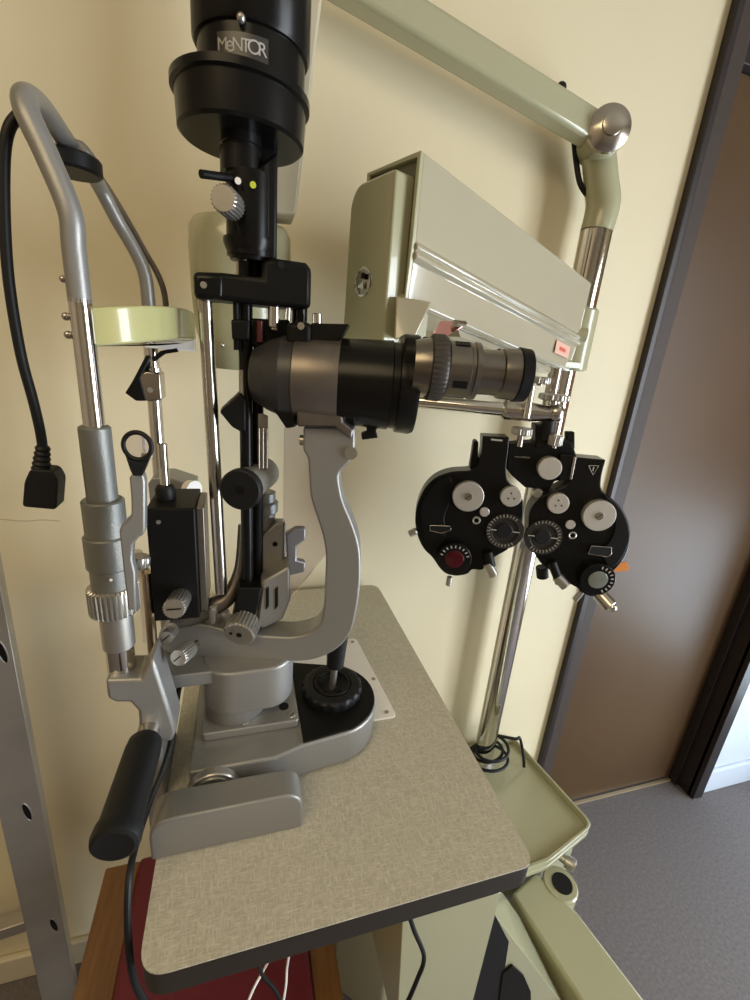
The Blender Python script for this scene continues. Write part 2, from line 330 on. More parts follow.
# microscope body: lathes along u
def ub(px, py): p = S.P(px, py, 0); return (p - S.o).dot(S.u), p.z
ax0u, ax0z = ub(253, 384); ax1u, ax1z = ub(418, 379)
zc = (ax0z + ax1z) / 2 ; print('axis z', ax0z - T, ax1z - T)
def U(px): return ub(px, 381)[0]
def RR(px, w): return S.r(px, 381, w) / 2
Oo = S.at(0, 0, zc)
part('objective', MB().lathe(Oo, S.u, [(U(253), RR(254, 40)), (U(255), RR(257, 50)), (U(269), RR(269, 67)), (U(284), RR(284, 78)), (U(296), RR(296, 79.5))], 64), mat('dark_grey_enamel', (.032, .030, .032), .38), sl, ang=8)
part('objective_lens', MB().lathe(Oo + S.u * (U(254) - .001), S.u, [(0, RR(254, 30)), (.002, RR(254, 40))], 40), GLASS, sl)
part('magnification_drum', MB().lathe(Oo, S.u, [(U(296), RR(296, 79)), (U(297), RR(296, 81)), (U(338), RR(338, 83)), (U(341), RR(341, 81))], 64), GREYB, sl)
part('body_block', MB().prism([S.P(x, y, .026) for x, y in ((296, 400), (340, 400), (343, 422), (354, 430), (351, 440), (335, 427), (297, 427))], -S.n * .05), GREYB, sl, .002)
part('body_shoe', MB().prism([S.P(x, y, .022) for x, y in ((270, 405), (296, 405), (296, 427), (286, 429))], -S.n * .044), BLACKM, sl, .002)
part('body_tube', MB().lathe(Oo, S.u, [(U(340), RR(340, 82)), (U(342), RR(342, 82.7)), (U(390), RR(390, 86.5)), (U(391), RR(390, 83.7)), (U(397), RR(397, 83.7)), (U(398), RR(398, 90.2)), (U(412), RR(412, 92.1)), (U(416), RR(416, 88.4))], 72), BLACK, sl)
part('tube_notch', MB().prism([S.P(x, y, .006) for x, y in ((365, 420), (378, 420), (378, 427), (376, 431), (378, 438), (362, 440), (361, 434), (367, 432))], -S.n * .012), BLACKM, sl, .001)
# eyepieces: near and far
ocz = S.P(434, 368, .030).z
OCM = mat('worn_nickel', (.22, .20, .175), .28, 1); FRM = mat('dark_knurl', (.07, .06, .052), .4, .6)
def eyepiece(off):
    def Ue(px): return (S.P(px, 369, .030) - S.o).dot(S.u)
    def Re(px, w): return S.r(px, 369, w, .030) / 2
    O2 = S.at(0, off, ocz); e = part('eyepiece', MB().lathe(O2, S.u, [(Ue(412), Re(412, 50)), (Ue(426), Re(426, 56)), (Ue(444), Re(444, 52)), (Ue(446), Re(446, 55)), (Ue(466), Re(466, 55)), (Ue(467), Re(467, 53)), (Ue(470), Re(470, 53)), (Ue(471), Re(471, 56)), (Ue(476), Re(476, 55)), (Ue(477), Re(477, 44)), (Ue(499), Re(499, 43)), (Ue(500), Re(500, 48)), (Ue(503), Re(503, 49)), (Ue(515), Re(515, 50)), (Ue(516), Re(521, 46))], 64), OCM, sl, label='nickel eyepiece tube')
    part('focus_ring', MB().lathe(O2, S.u, [(Ue(428), Re(428, 60)), (Ue(429), Re(429, 64)), (Ue(440), Re(440, 65)), (Ue(444), Re(444, 60))], 160, teeth=(1, 2, .975)), FRM, e)
    part('lens_rim', MB().lathe(O2, S.u, [(Ue(515), Re(521, 50)), (Ue(516.5), Re(520, 53)), (Ue(527), Re(532, 51)), (Ue(528), Re(533, 46)), (Ue(526), Re(533, 36))], 64), BLACKM, e)
    for k in (0, 90, 180, 270):
        a = math.radians(k + 28); dd = V((0, 0, 1)) * math.cos(a) + S.n * math.sin(a); part('groove', MB().box(O2 + S.u * Ue(457) + dd * (Re(457, 55)), (.012, .006, .0012), u=S.u, v=S.u.cross(dd), w=dd), BLACKM, e)
eyepiece(.030); eyepiece(-.034)
part('prism_housing', MB().prism(rounded([S.at(U(398), .036, ocz - .026), S.at(U(398), -.055, ocz - .026), S.at(U(398), -.055, ocz + .026), S.at(U(398), .036, ocz + .026)], .02, 5), S.u * (U(414) - U(398))), BLACK, sl, .002)
# parts over the scope body
def pbox(name, pts, off, th, m, bevel=.001, fr=S, **k): return part(name, MB().prism([fr.P(x, y, off) for x, y in pts], -fr.n * th), m, sl, bevel, **k)
pbox('guide_block', [(286, 322), (311, 322), (311, 346), (286, 346)], .02, .035, BLACKM, .004)
part('guide_screw', MB().cyl(S.P(301, 326, .021), S.P(301, 326, .021) + S.n * .0008, .003, seg=16), SILVERS, sl)
pbox('wedge_block', [(311, 323), (349, 324), (340, 340), (336, 346), (311, 346)], .016, .03, BLACKM)
part('guide_pin', MB().cyl(S.P(317, 324, 0), S.P(317, 313.5, 0), .0042, ch=.0006), CHROME, sl)
# illumination: cross arm with rods
cz1 = S0.P(195, 271, .02)
pbox('cross_arm', [(192.5, 271), (222, 272), (262, 277), (262, 260), (274, 257.5), (306, 262), (312, 268), (311, 309), (262, 305), (222, 300), (194, 298.5)], .018, .036, BLACKM, .004, S0, label='black cross arm joining the rods')
part('arm_end_cap', MB().prism([S0.P(x, y, .0188) for x, y in ((193, 272), (224, 273.5), (224, 299.5), (194, 298))], -S0.n * .0375), BLACK, sl, .004, 3)
part('cap_screw', MB().cyl(S0.P(203.5, 285, .0192), S0.P(203.5, 285, .0192) + S0.n * .001, .0026, seg=16), SILVERS, sl)
part('arm_hole', MB().cyl(S0.P(281, 265, .0183), S0.P(281, 265, .0183) + S0.n * .0005, .003, seg=16), RUBBER, sl)
ra = S0.P(204.5, 297, 0); rb = S0.P(221.5, 592, 0)
part('chrome_rod', MB().cyl(rb, ra + V((0, 0, .01)), S0.r(213, 450, 13) / 2), CHROMEB, sl, label='polished steel guide rod')
def vrod(name, px, pya, pyb, off, wpx, m, fr=S0, wat=None, ch=0, **k):
    a = fr.P(px, pya, off); b = fr.P(px, pyb, off); r = fr.r(px, (pya + pyb) / 2, wpx, off) / 2
    return part(name, MB().cyl((a.x, a.y, b.z), (a.x, a.y, a.z), r, ch=ch, seg=28), m, sl, **k)
vrod('tower_tube', 245, 262, 605, 0, 13, BLACK, label='black tube of the lamp tower')
vrod('inner_tube', 257, 380, 600, -.012, 12, BLACKM)
vrod('tube_window', 242.5, 370, 395, .0035, 6, CHROMEB)
vrod('neck_rod', 239, 240, 275, 0, 7, CHROMEB); vrod('neck_rod', 245, 240, 275, .004, 5, CHROME)
vrod('neck_core', 254, 240, 280, -.01, 15, BLACKM)
pbox('slit_block', [(231, 319), (250, 320), (250, 341), (232, 340)], .016, .03, BLACKM, .002, S0)
vrod('slit_pin', 236, 303, 350, .008, 6, BLACKM)
vrod('filter_pin', 260, 321, 342, .01, 7, mat('dark_red_pin', (.09, .02, .02), .3)); vrod('aperture_pin', 274, 306, 328, .012, 12, CHROME, ch=.001, label='chrome aperture barrel')
vrod('aperture_cap', 275, 324, 331, .012, 10, CHROMEB, ch=.001)
vrod('stop_pin', 288, 308, 320, .010, 6, CHROME); vrod('stop_post', 300, 305, 326, 0, 15, BLACK)
pbox('slit_carriage', [(250, 318), (290, 320), (290, 350), (262, 352), (250, 345)], .004, .03, BLACKM, .002, S0)
pbox('carriage_skirt', [(254, 345), (286, 343), (268, 356), (258, 372), (252, 372)], .004, .02, BLACKM, .002, S0)
# mirror holder (black diamond) turned toward the patient
pbox('mirror_holder', [(219.5, 412), (240, 393), (246, 400), (246, 432), (239, 431), (232, 427)], .014, .028, BLACKM, .0015, S0)
pbox('scale_plate', [(263, 414), (268, 416), (268, 470), (258, 470), (258, 414)], .0, .004, mat('scale_grey', (.28, .26, .25), .4, .5), .0005, S0)
for k in range(3): vrod('rail_rod', 259 + 4 * k, 428, 468, .004, 2.4, CHROMEB)
# click-stop cylinder with black disc
ca = S0.P(243, 488, .022); cdir = V((math.sin(math.radians(21)), math.cos(math.radians(21)), 0))
part('pivot_cylinder', MB().cyl(ca, ca + cdir * .062, .0165, ch=.001), SILVER, sl, label='grey pivot cylinder')
part('disc_knob', MB().lathe(ca - cdir * .008, cdir, [(0, .0178), (.0015, .0195), (.008, .0195), (.009, .018)], 48), RUBBER, sl, label='black disc knob')
part('disc_centre', MB().cyl(ca - cdir * .0088, ca - cdir * .008, .004, seg=20), BLACKM, sl)
# bracket and column behind the tower
vrod('rear_column', 263, 492, 590, -.030, 24, SILVER)
vrod('rear_collar', 264, 500, 512, -.030, 28, SILVER, ch=.002)
pbox('rear_bracket', [(252, 545), (276, 523), (286, 523), (286, 577), (252, 577)], -.012, .016, SILVER, .002, S0)
for q in ((275, 544), (268, 573), (277, 573)): part('bracket_hole', MB().cyl(S0.P(*q, -.0118), S0.P(*q, -.0118) + S0.n * .0006, .0028, seg=16), BLACKM, sl)
pbox('rear_fork', [(296, 528), (306, 528), (306, 540), (297, 546), (297, 560), (306, 562), (305, 572), (288, 576), (286, 534)], -.05, .01, SILVER, .002, S0)
part('cradle', MB().tube([S0.P(172, 622, -.002), S0.P(196, 616, -.002), S0.P(214, 606, -.002), S0.P(229, 596, -.004), S0.P(240, 568, -.012), S0.P(243, 525, -.016)], [.008, .009, .010, .0085, .006, .005], 20), GREYB, sl, label='curved dark metal cradle')
pbox('wedge', [(238, 588), (262, 588), (259, 604), (252, 628), (232, 624), (236, 604)], .016, .022, BLACKM, .0015, S0)
pbox('tilt_block', [(262, 582), (290, 566), (291, 600), (283, 620), (262, 630), (256, 626)], .012, .03, SILVER, .003, S0)
for x in (266, 275): pbox('rib', [(x, 590), (x + 3, 587), (x + 3, 606), (x, 610)], .0135, .002, BLACKM, .0004, S0)
ka = S0.P(239, 635, .030)
kd = (cdir + V((0, 0, .25))).normalized()
part('tilt_knob', MB().knob(ka, ka + kd * .020, .0165, 26), SILVERS, sl, label='silver knurled tilt knob')
part('knob_socket', MB().cyl(ka - kd * .0006, ka - kd * .0001, .0032, seg=6).cyl(ka + V((-.008, 0, .003)) - kd * .0006, ka + V((-.008, 0, .003)) - kd * .0001, .0018, seg=12), BLACKM, sl)
part('lock_pin', MB().cyl(S0.P(213.5, 622, .01), S0.P(213, 607, .01), .004, .0045, ch=.0008), SILVERS, sl)
part('small_ball', MB().ball(S0.P(224, 612, -.01), .006), WHITE, sl)
# locking knobs on the arm
def kn(pxa, pxb, offa, offb, r, nm='lock_knob', stem=None):
    a = S0.P(*pxa, offa); b = S0.P(*pxb, offb); o_ = part(nm, MB().knob(a, b, r, 20, dp=.9), SILVERS, sl)
    d_ = (b - a).normalized(); part('slot', MB().box(a - d_ * .0003, (r * 1.2, .001, .0004), u=V((.75, 0, .65)), v=d_.cross(V((.75, 0, .65))).normalized(), w=d_), BLACKM, o_)
    if stem: part('stem', MB().cyl(b, S0.P(*stem[:2], stem[2]), r * .4, seg=16), CHROMEB, o_)
    return o_
kn((178, 658), (190, 648), .062, .042, .0085, stem=(197, 643, .03))
kn((166, 638), (172, 629), .04, .02, .007)
# lamp supply box
bx = [(147, 510), (182, 510)]
ft = PY(145, 509, .405); fb = PY(152, 622, .405); fr_ = PY(195, 511, .405)
part('supply_box', MB().box2((ft.x, .405, fb.z), (fr_.x, .405 + .062, ft.z)), BLACKM, sl, .0015, label='black rectangular supply box')
cp = V((ft.x + .0125, .436, ft.z))
part('box_cap', MB().lathe(cp, (0, 0, 1), [(0, .0092), (.009, .0092), (.0125, .0075), (.0135, .004)], 28), RUBBER, sl)
part('cap_rod', MB().cyl(cp, (cp.x, cp.y, cp.z + .052), .0042, seg=20), CHROME, sl, label='thin chrome rod')
part('box_screw', MB().cyl(PY(158.5, 522, .4049), PY(158.5, 522, .4049) - V((0, .0006, 0)), .002, seg=14), SILVERS, sl)
part('box_slide', MB().box2((fr_.x, .412, fb.z + .004), (fr_.x + .007, .46, ft.z - .002)), GREYB, sl, .001)
a = PY(174, 609, .372); b = PY(181, 597, .405)
kb = part('box_knob', MB().knob(a, b, .0098, 22, dp=.92), SILVERS, sl, label='silver knurled knob on the black box')
part('knob_slot', MB().box(a - V((0, .0006, 0)), (.012, .0008, .001)), BLACKM, kb)
part('support_rod', MB().cyl((PY(146, 572, .42).x, .42, PY(157, 652, .42).z), PY(147, 572, .42), .0048), mat('brass_rod', (.46, .36, .25), .25, 1), sl)
part('cable_guard', MB().tube([PY(135, 552, .44), PY(138, 568, .44), PY(145, 576, .44), PY(147, 600, .44), PY(150, 640, .44)], .0065, 12), WHITE, sl, label='off-white plastic sleeve')
# lamp head
vrod('tower_head', 250, 176, 258, 0, 46, BLACK, label='black tower head')
pbox('tower_side', [(251, 172), (278, 150), (277, 262), (252, 254)], .012, .03, BLACKM, .003, S0)
pbox('side_slot', [(264, 165), (269, 162), (269, 236), (265, 236)], .0135, .002, RUBBER, .0004, S0)
part('foot_taper', MB().lathe(S0.P(250, 262, 0), (0, 0, 1), [(0, .016), (.012, .0215), (.016, .0215)], 36), BLACK, sl)
nb = S0.P(243, 174, 0)
def zz(py): return S0.P(243, py, 0).z
part('neck', MB().lathe((AX - .001, AY, 0), (0, 0, 1), [(zz(176), .0165), (zz(152), .0165), (zz(151), .0148), (zz(148), .0148), (zz(147), .0155), (zz(112), .0155)], 48), BLACK, sl)
part('neck_bracket', MB().prism([S0.P(x, y, -.012) for x, y in ((252, 120), (278, 150), (278, 172), (252, 172))], -S0.n * .02), BLACKM, sl, .003)
for q, m_ in (((238, 181), WHITE), ((253, 185), YDOT)): part('dot', MB().cyl(S0.P(*q, .0225), S0.P(*q, .0225) + S0.n * .0006, .0024, seg=16), m_, sl)
part('filter_lever', MB().cyl(S0.P(201, 174, .03), S0.P(232, 178, .012), .0029, seg=16), BLACKM, sl)
ka = S0.P(223, 198, .045); kb_ = S0.P(234, 208, .022)
part('slit_width_knob', MB().knob(ka, ka + (kb_ - ka).normalized() * .022, .0098, 22, dp=.9), SILVERS, sl, label='silver knurled knob on the tower head')
# large flange and lamp housing
FX, FY = AX + .0, AY + .012
f0 = S0.P(240, 137, 0).z; f1 = f0 + .033
part('flange', MB().lathe((FX, FY, 0), (0, 0, 1), [(f0, .0465), (f0 + .002, .0490), (f1 - .007, .0500), (f1 - .006, .0530), (f1 - .001, .0530), (f1, .051), (f1 + .001, .041)], 80), BLACK, sl, label='black round flange under the lamp housing')
GX = FX + .008; hs = part('lamp_housing', MB().lathe((GX, FY, 0), (0, 0, 1), [(f1, .0405), (f1 + .025, .0405), (f1 + .0255, .0425), (f1 + .028, .0440), (f1 + .18, .0440), (f1 + .185, .042)], 80), BLACK, sl)
# nameplate curved on the housing
def curved(ang0, ang1, z0, z1, r, n=14):
    m_ = MB(); vs = []
    for k in range(n + 1):
        a = math.radians(ang0 + (ang1 - ang0) * k / n)
        for z_ in (z0, z1): vs.append((GX + r * math.sin(a), FY - r * math.cos(a), z_))
    for k in range(n + 1):
        a = math.radians(ang0 + (ang1 - ang0) * k / n)
        for z_ in (z0, z1): vs.append((GX + (r - .001) * math.sin(a), FY - (r - .001) * math.cos(a), z_))
    q = 2 * (n + 1); fs = []
    for k in range(n): fs += [(2 * k, 2 * k + 2, 2 * k + 3, 2 * k + 1), (q + 2 * k + 1, q + 2 * k + 3, q + 2 * k + 2, q + 2 * k), (2 * k, q + 2 * k, q + 2 * k + 2, 2 * k + 2), (2 * k + 1, 2 * k + 3, q + 2 * k + 3, q + 2 * k + 1)]
    fs += [(0, 1, q + 1, q), (2 * n, q + 2 * n, q + 2 * n + 1, 2 * n + 1)]
    return m_.add(vs, fs)
part('nameplate', curved(-37, 14, f1 + .002, f1 + .018, .0412), LABELG, hs, label='dark nameplate with white lettering')
for k, (ch, sc_) in enumerate((('M', .0105), ('e', .0135), ('N', .0105), ('T', .0110), ('O', .0120), ('R', .0110))):
    a = math.radians(-31 + 7.8 * k); p = V((GX + .0413 * math.sin(a), FY - .0413 * math.cos(a), f1 + .0105))
    text('letter', ch, sc_, p, (math.cos(a), math.sin(a), 0), (0, 0, 1), MARK, hs)
part('housing_screw', MB().ball(PY(241, 18, FY - .043), .003), SILVERS, hs)

# ------------------------------------------------------------------ head rest
HX, HN, HF = -.106, .375, .655
HAMMER = mat('grey_hammer_paint', (.19, .19, .172), .42, .45, bump=(700, .25))
hd = thing('head_rest', (HX, (HN + HF) / 2, T), 'silver slit lamp head rest with chrome uprights, bent tube arch and yellowed forehead band', 'head rest')
def hz(px, py, Y=HN): return PY(px, py, Y).z
def stack(name, px, ya, yb, wpx, m, Y=HN, X=HX, teeth=None, **k):
    za, zb = hz(px, ya, Y), hz(px, yb, Y); r = mpx(PY(px, (ya + yb) / 2, Y), wpx) / 2
    if teeth: mb_ = MB().knob((X, Y, zb), (X, Y, za), r, 32, dp=.9)
    else: mb_ = MB().cyl((X, Y, zb), (X, Y, za), r, ch=.0012 if r > .009 else 0, seg=36)
    return part(name, mb_, m, hd, **k)
stack('upright', 90, 300, 690, 18.5, CHROME, label='chrome upright post')
stack('sleeve', 96, 426, 505, 28.5, HAMMER); stack('sleeve', 103, 499, 540, 38, HAMMER); stack('collar', 105, 534, 566, 42, HAMMER)
stack('sleeve', 107, 565, 588, 37, HAMMER); stack('height_ring', 108, 585, 611, 46, SILVERS, teeth=True, label='knurled height adjusting ring')
stack('lower_tube', 114, 610, 646, 29.5, SILVERS); stack('lower_upright', 118, 640, 692, 25, CHROME)
part('sleeve_dot', MB().cyl(PY(111, 580, HN - .0162), PY(111, 580, HN - .0172), .0012, seg=10), WHITE, hd)
# bent tube arch
pts = [V((HX, HN, hz(80, 303))), V((HX, HN, hz(76, 250))), PY(70, 212, HN), PY(48, 158, HN + .005), PY(27, 112, HN + .010), PY(27, 97, HN + .022), PY(42, 107, HN + .06), PY(66, 141, HN + .11), PY(82, 163, HN + .17), PY(97, 182, HF - .03), PY(117, 220, HF - .01), PY(135, 251, HF - .003), PY(145, 275, HF), V((HX - .004, HF, hz(149, 305, HF))), V((HX - .004, HF, hz(151, 330, HF)))]
part('arch_tube', MB().tube(pts, [.0073, .0073, .0073, .0073, .0074, .0073, .0072, .0074, .0076, .0076, .0076, .0076, .0078, .008, .008], 20), SILVER, hd, label='grey bent tube arch')
pc = PY(80, 166, HN + .12)
part('pad_bracket', MB().prism([PY(x, y, HN + .112) for x, y in ((44, 146), (66, 134), (82, 140), (90, 148), (90, 156), (60, 152))], (0, .02, 0)), SILVER, hd, .003)
q = PY(71, 161, HN + .115)
part('forehead_pad', MB().lathe(q - V((0, 0, .009)), (.0, -.0, 1), [(0, .020), (.002, .0225), (.011, .0225), (.013, .021)], 40), RUBBER, hd, label='round black pad under the arch')
part('thin_rod', MB().tube([PY(95, 170, HF + .012), PY(110, 192, HF + .012), PY(127, 220, HF + .012), PY(145, 252, HF + .012), PY(158, 275, HF + .012), PY(165, 297, HF + .012), PY(167, 330, HF + .012)], .0036, 12), GREYB, hd, label='thin bent rod')
# far upright
fx = HX - .005
def fstack(name, px, ya, yb, wpx, m, dy=0, **k):
    za, zb = hz(px, ya, HF), hz(px, yb, HF); return part(name, MB().cyl((fx, HF + dy, zb), (fx, HF + dy, za), mpx(PY(px, ya, HF), wpx) / 2, ch=.001, seg=30), m, hd, **k)
fstack('far_upright', 156, 330, 640, 14, CHROME, label='chrome upright post on the far side'); fstack('far_collar', 153, 367, 372, 17, CHROME)
part('far_base', MB().cyl((fx, HF, T + .0005), (fx, HF, T + .14), .014, ch=.002), SILVER, hd)
part('clamp', MB().prism([PY(x, y, HF - .018) for x, y in ((134, 383), (139, 374), (146, 371), (160, 373), (162, 400), (148, 402), (139, 396))], (0, .036, 0)), CHROMEB, hd, .002, label='nickel clamp with black lever')
part('clamp_lever', MB().prism([PY(x, y, HF - .02) for x, y in ((146, 355), (150, 358), (140, 378), (146, 401), (136, 401), (125, 393), (133, 380))], (0, .012, 0)), BLACKM, hd, .001)
part('clamp_screw', MB().cyl(PY(150, 390, HF - .0185), PY(150, 390, HF - .0198), .0035, seg=14), SILVERS, hd)
# forehead band
bz0, bz1 = T + .440, T + .466
arc = []
for k in range(21):
    t = k / 20; a = math.pi * t; yv = (HN + HF) / 2 - math.cos(a) * (HF - HN) / 2 * (1 if t < .5 else 1.0); xv = HX + .002 + .058 * math.sin(a) ** .8
    arc.append(V((xv, yv, .012 * math.sin(a))))
inner = [p + (V((HX - .02, (HN + HF) / 2, 0)) - p).normalized() * .004 for p in arc]
part('forehead_band', MB().prism([p + V((0, 0, bz0)) for p in arc] + [p + V((0, 0, bz0)) for p in reversed(inner)], (0, 0, bz1 - bz0)), YPLAS, hd, .0019, 4, ang=60, label='yellowed plastic forehead band')
part('band_clip', MB().box2((HX - .009, HF - .02, bz0 - .003), (HX + .050, HF - .012, bz0 + .014)), WHITE, hd, .001)
part('band_lever', MB().prism([PY(x, y, HF - .02) for x, y in ((160, 351), (178, 347), (178, 352), (165, 354), (154, 362), (152, 358))], (0, .006, 0)), BLACKM, hd, .0008)
for py_ in (318, 336): part('band_screw', MB().ball(V((HX - .0095, HN, hz(82, py_))), .0028), CHROMEB, hd)
part('arch_screw', MB().ball(V((HX - .0085, HN, hz(80, 281))), .0024), CHROMEB, hd)
# chin rest fork and fixation ring
FY2 = .338
def hprism(name, pts, Y, th, m, bevel=.0015, par=hd, **k): return part(name, MB().prism([PY(x, y, Y) for x, y in pts], (0, th, 0)), m, par, bevel, **k)
hprism('chin_fork', [(129, 477), (135, 474), (143, 474), (145, 482), (145, 530), (143, 536), (139, 537), (133, 545), (132, 560), (135, 573), (136, 610), (128, 611), (122, 560), (119, 532), (121, 526), (131, 516), (131, 500)], FY2, .010, SILVER, label='grey chin rest fork')
hprism('chin_arm', [(148, 484), (152, 478), (170, 478), (195, 486), (195, 504), (150, 504)], HF - .06, .05, SILVER, label='grey chin rest arm')
a = PY(188, 489, HF - .075); part('chin_cup', MB().lathe(a, (1, -.9, 0), [(0, .0001), (.001, .012), (.009, .013), (.011, .0128)], 30), WHITE, hd, label='white chin cup end')
part('fork_gear', MB().knob(PY(140, 566, .40), PY(141, 556, .40), .008, 14), SILVERS, hd)
rc_ = PY(137.5, 446, FY2 - .002)
mr = mpx(rc_, 1)
nrm = V((-.25, -1, .05)).normalized()
ring = MB().torus(rc_, nrm, 13.6 * mr, 2.4 * mr, 40, 12); part('fixation_ring', ring, RUBBER, hd, label='black ring with small mirror on top of the fork')
hprism('ring_stem', [(124, 452), (128, 459), (136, 462), (147, 460), (152, 453), (145, 470), (142, 476), (133, 476), (130, 470)], FY2 - .003, .006, RUBBER, .0015)
part('ring_lens', MB().lathe(rc_ - nrm * .001, nrm, [(0, 12 * mr), (.0015, 12 * mr)], 40), PLEXI, hd, label='small round lens')
part('ring_target', MB().box(rc_ - nrm * .0035 + V((.003, 0, .001)), (.0022, .001, .011)).box(rc_ - nrm * .0035 + V((.004, 0, -.007)), (.007, .001, .003)), WHITE, hd)
# bracket and hand grip
hprism('bracket', [(105, 680), (141, 680), (152, 659), (156, 668), (168, 705), (176, 732), (172, 742), (140, 742), (138, 712), (130, 703), (116, 703), (107, 699)], HN - .018, .036, SILVER, .003)
part('table_clamp', MB().box2((-.098, .375, T - .05), (-.0795, .46, T + .10)), SILVER, hd, .003)
gz = T + .107
ga = PZ(146, 740, gz); gb = PZ(115, 842, gz); gd = (gb - ga).normalized(); GL = (gb - ga).length
print('grip', ga, gb)
part('grip_stub', MB().cyl(ga - gd * .03, ga + gd * .005, .0095), CHROMEB, hd)
hg = part('hand_grip', MB().lathe(ga, gd, [(0, .0120), (.003, .0140), (.012, .0148), (GL - .014, .0152), (GL - .009, .0166), (GL - .002, .0172), (GL + .002, .0160), (GL + .0035, .0135), (GL + .0028, .0110), (GL + .0032, .0001)], 48), RUBBER, hd, label='black rubber hand grip')

# ------------------------------------------------------------------ cords
def cord(name, pts, r, m, label, cat='cord', sub=8): return tag(part(name, MB().tube(pts, r, 10, sub), m), label, cat)
wc = thing('power_cord', PY(20, 300, .385), 'black power cord hanging with its socket end beside the head rest arch', 'cord')
part('cable', MB().tube([PY(29, 112, .392), PY(18, 116, .392), PY(8, 132, .39), PY(4, 165, .39), PY(5, 230, .39), PY(10, 290, .39), PY(21, 355, .39), PY(33, 400, .39), PY(40, 430, .39), PY(43, 450, .39)], .0034, 12, 8), RUBBER, wc)
e0 = PY(43, 446, .39); e1 = PY(41, 471, .39)
part('strain_relief', MB().lathe(e1, e0 - e1, [(k * (e0 - e1).length / 10, .0062 - .0018 * k / 10 + (.0006 if k % 2 else -.0003)) for k in range(11)], 20), RUBBER, wc)
part('socket_end', MB().prism(rounded([PY(x, y, .382) for x, y in ((30, 469), (52, 471), (58, 481), (56, 510), (22, 507), (24, 482))], .003), (0, .018, 0)), RUBBER, wc, .001)
cord('grip_cord', [PY(189, 662, .46), PY(181, 680, .43), PY(176, 706, .40), PY(171, 742, .372), PY(162, 772, .352), PY(151, 799, .335), PY(139, 835, .31), PY(131, 865, .285), PY(128, 895, .27), PY(128, 930, .26), PY(131, 965, .255), PY(139, 992, .255), PY(158, 1020, .26)], .0029, RUBBER, 'thick black cord running from behind the silver bracket down past the black hand grip')
cord('white_cable', [PY(290, 950, .33), PY(287, 968, .33), PY(286, 985, .32), PY(282, 1010, .31)], .0014, WIREW, 'thin white cable under the table edge, right one of the two')
cord('white_cable', [PY(275, 950, .33), PY(262, 973, .33), PY(253, 990, .32), PY(244, 1012, .31)], .0014, WIREW, 'thin white cable under the table edge, left one of the two')
cord('black_cable', [PY(255, 950, .33), PY(262, 974, .33), PY(275, 990, .33), PY(286, 1012, .33)], .0026, RUBBER, 'black cable crossing the white cables under the table')
cord('black_cable', [PY(406, 905, .275), PY(414, 930, .275), PY(424, 957, .275), PY(417, 980, .275), PY(404, 1010, .275)], .0026, RUBBER, 'black cable hanging in front of the pale green cabinet')

# ------------------------------------------------------------------ wooden chair with red seat under the table
ch = thing('wooden_chair', (-.04, .5, 0), 'wooden chair with dark red seat standing under the table', 'chair')
cz = .46
for sx in (-.215, .118):
    part('side_rail', MB().box2((sx - (.036 if sx < 0 else .022), .27, cz - .06), (sx + .022, .66, cz)), WOOD, ch, .003)
    for yy_ in (.29, .64): part('leg', MB().box2((sx - .02, yy_ - .02, 0), (sx + .02, yy_ + .02, cz - .06)), WOOD, ch, .003)
part('front_rail', MB().box2((-.193, .27, cz - .06), (.096, .30, cz - .012)), WOOD, ch, .003)
part('back_rail', MB().box2((-.193, .63, cz - .06), (.096, .66, cz - .012)), WOOD, ch, .003)
part('seat', MB().box2((-.192, .275, cz - .011), (.095, .655, cz + .016)), REDF, ch, .008, 3)

# ------------------------------------------------------------------ aluminium ladder stile at left
la_ = thing('ladder', PD(70, 985, .95), 'aluminium ladder side rail with slotted holes leaning at the left wall', 'ladder')
top = PD(-31, 560, .60); bot = PD(77, 1080, 1.02)
dv = (bot - top).normalized(); bot = top + dv * ((top.z - .004) / -dv.z); side = V((1, .2, 0)); side = (side - dv * side.dot(dv)).normalized(); nn = dv.cross(side).normalized()
if nn.y > 0: nn = -nn
part('side_rail', MB().box((top + bot) / 2, (.056, (bot - top).length, .003), u=side, v=dv, w=nn).box((top + bot) / 2 - nn * .013 + side * .0265, (.003, (bot - top).length, .026), u=side, v=dv, w=nn).box((top + bot) / 2 - nn * .013 - side * .0265, (.003, (bot - top).length, .026), u=side, v=dv, w=nn), ALU, la_, .0008)
L_ = (bot - top).length
for px, py in ((2, 652), (27, 812), (54, 925)):
    r_ = ray(px, py); k = (top + nn * .0016 - EYE).dot(nn) / r_.dot(nn); p = EYE + r_ * k
    ov = [p + side * (.0050 * math.cos(a) + .003 * math.sin(a)) + dv * .021 * math.sin(a) for a in [2 * math.pi * i / 24 for i in range(24)]]
    part('slot', MB().prism(ov, nn * .0005), BLACKM, la_); part('slot_rim', MB().tube(ov + [ov[0]], .0011, 8, 1), ALU, la_)
p = PD(40, 935, .88); part('rung', MB().box(p + V((-.18, 0.02, 0)), (.32, .028, .028), u=V((1, .1, 0)).normalized(), v=V((-.1, 1, 0)).normalized()), ALU, la_, .002)

